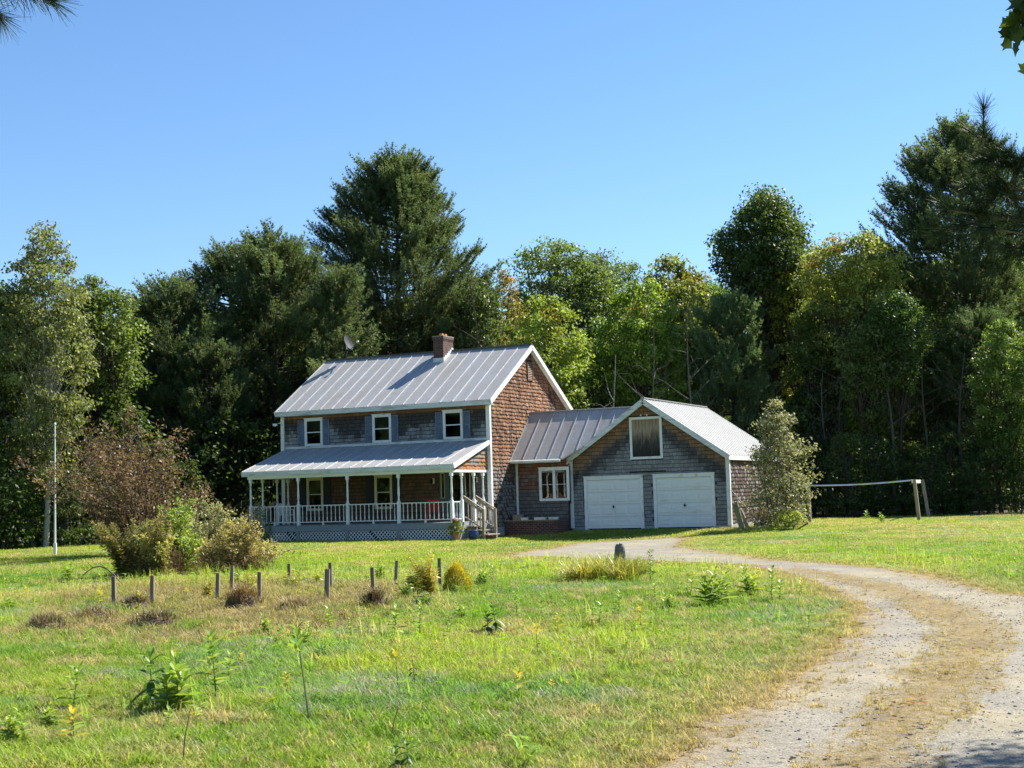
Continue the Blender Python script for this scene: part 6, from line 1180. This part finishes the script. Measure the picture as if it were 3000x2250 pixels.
# maple leaves at the top right corner; the same tree throws the shade at the lower right
tk = np.array([30.5, -36.5, 0]); e = empty('near_maple', tk, 'cluster of maple leaves hanging in at the top right corner', 'tree'); m = MB(); m.tube([(0, 0, -.3), (-.1, 0, 4), (0, .1, 8)], [.2, .15, .06], 10); m.build('trunk', MT['greybark'], e); bb, lb_ = MB(), MB(); rg = np.random.default_rng(3)
def maple_leaf(mb, p, d, nr, s, col):
    sd = unit(np.cross(d, nr)); o_ = [(0, 0), (.12, .3), (.05, .5), (.38, .42), (.42, .62), (.62, .3), (1.0, 0)]; pts = [p+d*s*a+sd*s*b for a, b in o_]+[p+d*s*a-sd*s*b for a, b in o_[1:-1][::-1]]
    c = p+d*s*.4-nr*s*.04; n = len(pts); mb.add(np.array(pts+[c]), [[i, (i+1) % n, n] for i in range(n)], col)
def mcluster(c, r, n, root):
    c = np.array(c)-tk; root = np.array(root)-tk; q = np.linspace(0, 1, 5)[:, None]; bb.tube(root+(c-root)*q+UP*.1*np.sin(q*3.1), np.linspace(.02, .004, 5), 5)
    for _ in range(n): p = c+rg.normal(0, r, 3); d = unit(rg.normal(0, .6, 3)-UP*.7); maple_leaf(lb_, p, d, unit(rg.normal(size=3)+UP), rg.uniform(.06, .1), np.array([.06, .09, .02])*rg.uniform(.6, 1.5)); bb.tube([c, p], [.002, .0015], 3, cap=False)
rt_ = PD(2500, -200, 6.2)
for (x, y, r, n) in ((2203, 22, .035, 14), (2208, 62, .028, 9), (2214, -5, .05, 16), (2240, 110, .05, 8), (2260, 60, .08, 20)): mcluster(PD(x, y, 6), r, n, rt_)
bb.tube([rt_-tk, (rt_-tk)*.5+np.array((0, .2, 3.6)), np.array((0, 0, 5.5))], [.02, .03, .05], 6)
for i in range(7):        # boughs toward the drive
    c = np.array((27.0, -37.2, 6.1))+rg.normal(0, (.5, .5, .25)); 
    mcluster(c, .28, 70, tk+np.array((0, 0, 6)))
bb.build('branches', MT['greybark'], e); lb_.build('crown', MT['leaf'], e)
# ================================================================== GRASS (one mass), fallen leaves and gravel stones
def gn_scatter(name, pts, rot, scl, colr, idx, sources, mat, label):
    """points with attributes; each gets one of the source tufts"""
    me = bpy.data.meshes.new(name); me.vertices.add(len(pts)); me.vertices.foreach_set('co', pts.astype(np.float32).ravel())
    for nm, ty, arr in (('rotz', 'FLOAT', rot), ('scl', 'FLOAT', scl)):
        a = me.attributes.new(nm, ty, 'POINT'); a.data.foreach_set('value', arr.astype(np.float32))
    a = me.attributes.new('pick', 'INT', 'POINT'); a.data.foreach_set('value', idx.astype(np.int32))
    a = me.attributes.new('gcol', 'FLOAT_VECTOR', 'POINT'); a.data.foreach_set('vector', colr.astype(np.float32).ravel())
    o = bpy.data.objects.new(name, me); COL.objects.link(o); tag(o, label, kind='stuff')
    sc_ = bpy.data.collections.new(name+'_source')
    for s in sources: sc_.objects.link(s)
    g = bpy.data.node_groups.new(name, 'GeometryNodeTree'); g.interface.new_socket('Geometry', in_out='INPUT', socket_type='NodeSocketGeometry'); g.interface.new_socket('Geometry', in_out='OUTPUT', socket_type='NodeSocketGeometry')
    N, L = g.nodes, g.links; gi = N.new('NodeGroupInput'); gO = N.new('NodeGroupOutput'); ip = N.new('GeometryNodeInstanceOnPoints'); ci = N.new('GeometryNodeCollectionInfo')
    ci.inputs[0].default_value = sc_; ci.inputs['Separate Children'].default_value = True; ci.inputs['Reset Children'].default_value = True
    def at_(nm, dt): n = N.new('GeometryNodeInputNamedAttribute'); n.data_type = dt; n.inputs[0].default_value = nm; return n.outputs[0]
    mp = N.new('GeometryNodeMeshToPoints'); L.new(gi.outputs[0], mp.inputs[0]); L.new(mp.outputs[0], ip.inputs['Points']); L.new(ci.outputs[0], ip.inputs['Instance']); ip.inputs['Pick Instance'].default_value = True
    L.new(at_('pick', 'INT'), ip.inputs['Instance Index']); cx = N.new('ShaderNodeCombineXYZ'); L.new(at_('rotz', 'FLOAT'), cx.inputs[2]); L.new(cx.outputs[0], ip.inputs['Rotation']); L.new(at_('scl', 'FLOAT'), ip.inputs['Scale']); L.new(ip.outputs[0], gO.inputs[0])
    md = o.modifiers.new('scatter', 'NODES'); md.node_group = g; return o
def src(name, mb, mat):
    o = mb.build(name, mat); COL.objects.unlink(o); return o
rg = np.random.default_rng(99)
def tuft(seed, n, h, rad, wid, lean, seg=3):
    r = np.random.default_rng(seed); m = MB()
    for _ in range(n):
        b = np.array([*(r.normal(0, rad*.5, 2)), -.01]); blades(m, b, 1, h, .01, [(1, 1, 1), (1.15, 1.1, .9), (.85, .9, .8), (1.3, 1.2, 1.3)], r, wid, lean, seg, .2)
    return m
tn = [src(f'near_tuft_{i}', tuft(i, 20, (.075, .1, .06, .12)[i], (.09, .08, .1, .07)[i], .0055, (1.1, .9, 1.4, .8)[i]), MT['grass']) for i in range(4)]
tf = [src(f'far_tuft_{i}', tuft(20+i, 20, (.08, .09, .06)[i], .17, .012, 1.1, 2), MT['grass']) for i in range(3)]
fh = np.array([math.sin(YAW), math.cos(YAW)]); rh = np.array([math.cos(YAW), -math.sin(YAW)])
def sample(n, d0, d1, half=.5):
    d = np.sqrt(rg.uniform(d0*d0, d1*d1, n)); s = rg.uniform(-half, half, n)*d; xy = CAM[:2]+fh*d[:, None]+rh*s[:, None]; return xy[:, 0], xy[:, 1], d
def place(n, d0, d1, near, name, label):
    x, y, d = sample(n, d0, d1); c, dry, a, m, bed = grass_colour(x, y)
    strip = (a > 0) & (m > -.05); track = (a > .02) & ~strip
    u = rg.random(n); keep = ~track | (u < .012+.8*np.exp(-np.maximum(a, 0)/.1)); keep &= ~strip | (u < .9)
    keep &= ~((x > -9.6) & (x < .0) & (y > -3.15)) & ~((x > -.1) & (x < 2.4) & (y > 1.0)) & ~((x > 2.3) & (x < 9.1) & (y > 2.6)) & ~((x > .0) & (x < .9) & (y > -2.3) & (y < -1.2)) & ~((y > 0) & (x < 0) & (x > -10))
    woods = (y > 13) | (x < -17) | ((x < -10.3) & (y > 3-.15*x)); keep &= ~woods | (u < .12)
    hgt = .62+.75*fbm(x*.8, y*.8, 91); hgt = hgt*np.where(strip, .6, 1)*(1-.45*np.exp(-np.abs(np.minimum(a, 0))/.6)); hgt *= 1-.3*sst((x-8)/5)*sst((y+22)/8)
    hgt = np.where(bed > 0, hgt*1.25, hgt)
    c = c*rg.uniform(.75, 1.3, (n, 1)); pale = rg.random(n) < .17+.3*dry; c = np.where(pale[:, None], np.array([.44, .37, .2])*rg.uniform(.7, 1.2, (n, 1)), c)
    blu = (fbm(x*.5, y*.5, 66) > .62) & (dry < .5); c = np.where(blu[:, None], c*np.array([.8, .95, 1.5]), c)
    z = gh(x, y); P_ = np.stack([x, y, z], 1)[keep]; nsrc = 4 if near else 3
    pk = rg.integers(0, nsrc, n)[keep]
    gn_scatter(name, P_, rg.random(n)[keep]*6.28, (hgt*rg.uniform(.75, 1.3, n)*(1 if near else 1+.012*(d-25)))[keep], c[keep], pk, tn if near else tf, MT['grass'], label); return keep.sum()
place(39000, 7.2, 15, True, 'foreground_grass', 'long uneven green and straw coloured grass in the foreground')
place(54000, 15, 27, True, 'lawn_grass', 'rough lawn grass round the garden bed and driveway bend')
place(72000, 27, 66, False, 'far_lawn_grass', 'bright lawn grass reaching to the house and the woods')
# tall seed stalks and small weeds standing above the lawn
sk_ = []
for i in range(4):
    r = np.random.default_rng(50+i); m_ = MB()
    for _ in range(7 if i < 2 else 3):
        b = np.array([*(r.normal(0, .05, 2)), -.01]); blades(m_, b, 1, r.uniform(.2, .34), .01, [(1.5, 1.35, 1.3), (1, 1, .8)], r, .006, .35, 3, .2)
    if i >= 2:
        for _ in range(4): z_ = r.uniform(.03, .16); az = r.random()*6.28; leafblade(m_, np.array([0, 0, z_]), unit(np.array([math.cos(az), math.sin(az), .5])), UP, .1, .038, (.95, 1.1, .9))
    sk_.append(src('seed_stalk', m_, MT['grass']))
x, y, d = sample(7500, 7.5, 38); c, dry, a, m, bed = grass_colour(x, y); kp = (a < -.15) & (fbm(x*.6, y*.6, 8)+.35*(bed > -1) > .47); n = int(kp.sum())
gn_scatter('tall_grass_stalks', np.stack([x, y, gh(x, y)], 1)[kp], rg.random(n)*6.28, rg.uniform(.55, 1.15, n), (c*rg.uniform(.9, 1.35, (len(x), 1)))[kp], rg.integers(0, 4, n), sk_, MT['grass'], 'thin taller stalks and seedlings standing above the lawn')
# fallen leaves along the driveway
lm = MB()
for r_ in range(3):
    d = unit(rg.normal(size=3)*np.array([1, 1, .08])); leafblade(lm, np.array([rg.normal(0, .02), rg.normal(0, .02), .012]), d, unit(UP+rg.normal(0, .3, 3)), .045, .028, (1, 1, 1), -.15, 3)
ls_ = [src('fallen_leaf', lm, MT['grass'])]
x, y, d = sample(16000, 7.2, 40); a, m = driveway_masks(x, y); pr = np.where(a < 0, np.exp(a/.7), np.where(m > -.1, .9, .1+.5*np.exp(-a/.3)))*.45+.015; kp = (rg.random(len(x)) < pr*np.where(d < 20, 1, .6)) & (a > -3.5)
x, y, d = x[kp], y[kp], d[kp]; n = len(x); lc = np.array([(.2, .11, .05), (.3, .17, .07), (.12, .08, .05), (.34, .25, .12), (.3, .09, .03)])[rg.choice(5, n, p=[.3, .25, .2, .2, .05])]
gn_scatter('leaf_litter', np.stack([x, y, gh(x, y)+.015], 1), rg.random(n)*6.28, rg.uniform(.5, 1.2, n), lc, np.zeros(n), ls_, MT['grass'], 'brown fallen leaves along the driveway edges')
# loose stones
st_ = []
for i in range(2):
    r = np.random.default_rng(i); m_ = MB(); V = []; 
    for zz_, rr in ((-.3, .5), (.1, 1), (.55, .7)):
        for j in range(6): t = j*math.pi/3+r.random()*.4; V.append((math.cos(t)*rr*r.uniform(.75, 1.2), math.sin(t)*rr*r.uniform(.7, 1.1), zz_+r.normal(0, .06)))
    F = [[q*6+j, q*6+(j+1) % 6, (q+1)*6+(j+1) % 6, (q+1)*6+j] for q in range(2) for j in range(6)]; m_.add(np.array(V)*.008, F, (1, 1, 1)); m_.add(np.array(V[12:])*.008, [[0, 1, 2, 3, 4, 5]], (1, 1, 1)); st_.append(m_)
ms, N, L = newmat('stone_chips'); oo = N.new('ShaderNodeOutputMaterial'); b = N.new('ShaderNodeBsdfPrincipled'); L.new(b.outputs[0], oo.inputs[0]); a2 = N.new('ShaderNodeAttribute'); a2.attribute_type = 'INSTANCER'; a2.attribute_name = 'gcol'; L.new(a2.outputs[0], b.inputs['Base Color']); b.inputs['Roughness'].default_value = .9
st_ = [src('stone_chip', m_, ms) for m_ in st_]
x, y, d = sample(34000, 7.2, 24); a, m = driveway_masks(x, y); kp = (a > -.1) & (m < .25) & (rg.random(len(x)) < np.where(fbm(x*.9, y*.9, 62) > .45, 1, .45)); x, y = x[kp], y[kp]; n = len(x)
gc_ = rg.uniform(.13, .38, (n, 1))*np.array([1, .96, .9]); gn_scatter('loose_gravel', np.stack([x, y, gh(x, y)+.008], 1), rg.random(n)*6.28, rg.lognormal(-.1, .35, n), gc_, rg.integers(0, 2, n), st_, ms, 'loose grey stones on the driveway tracks')
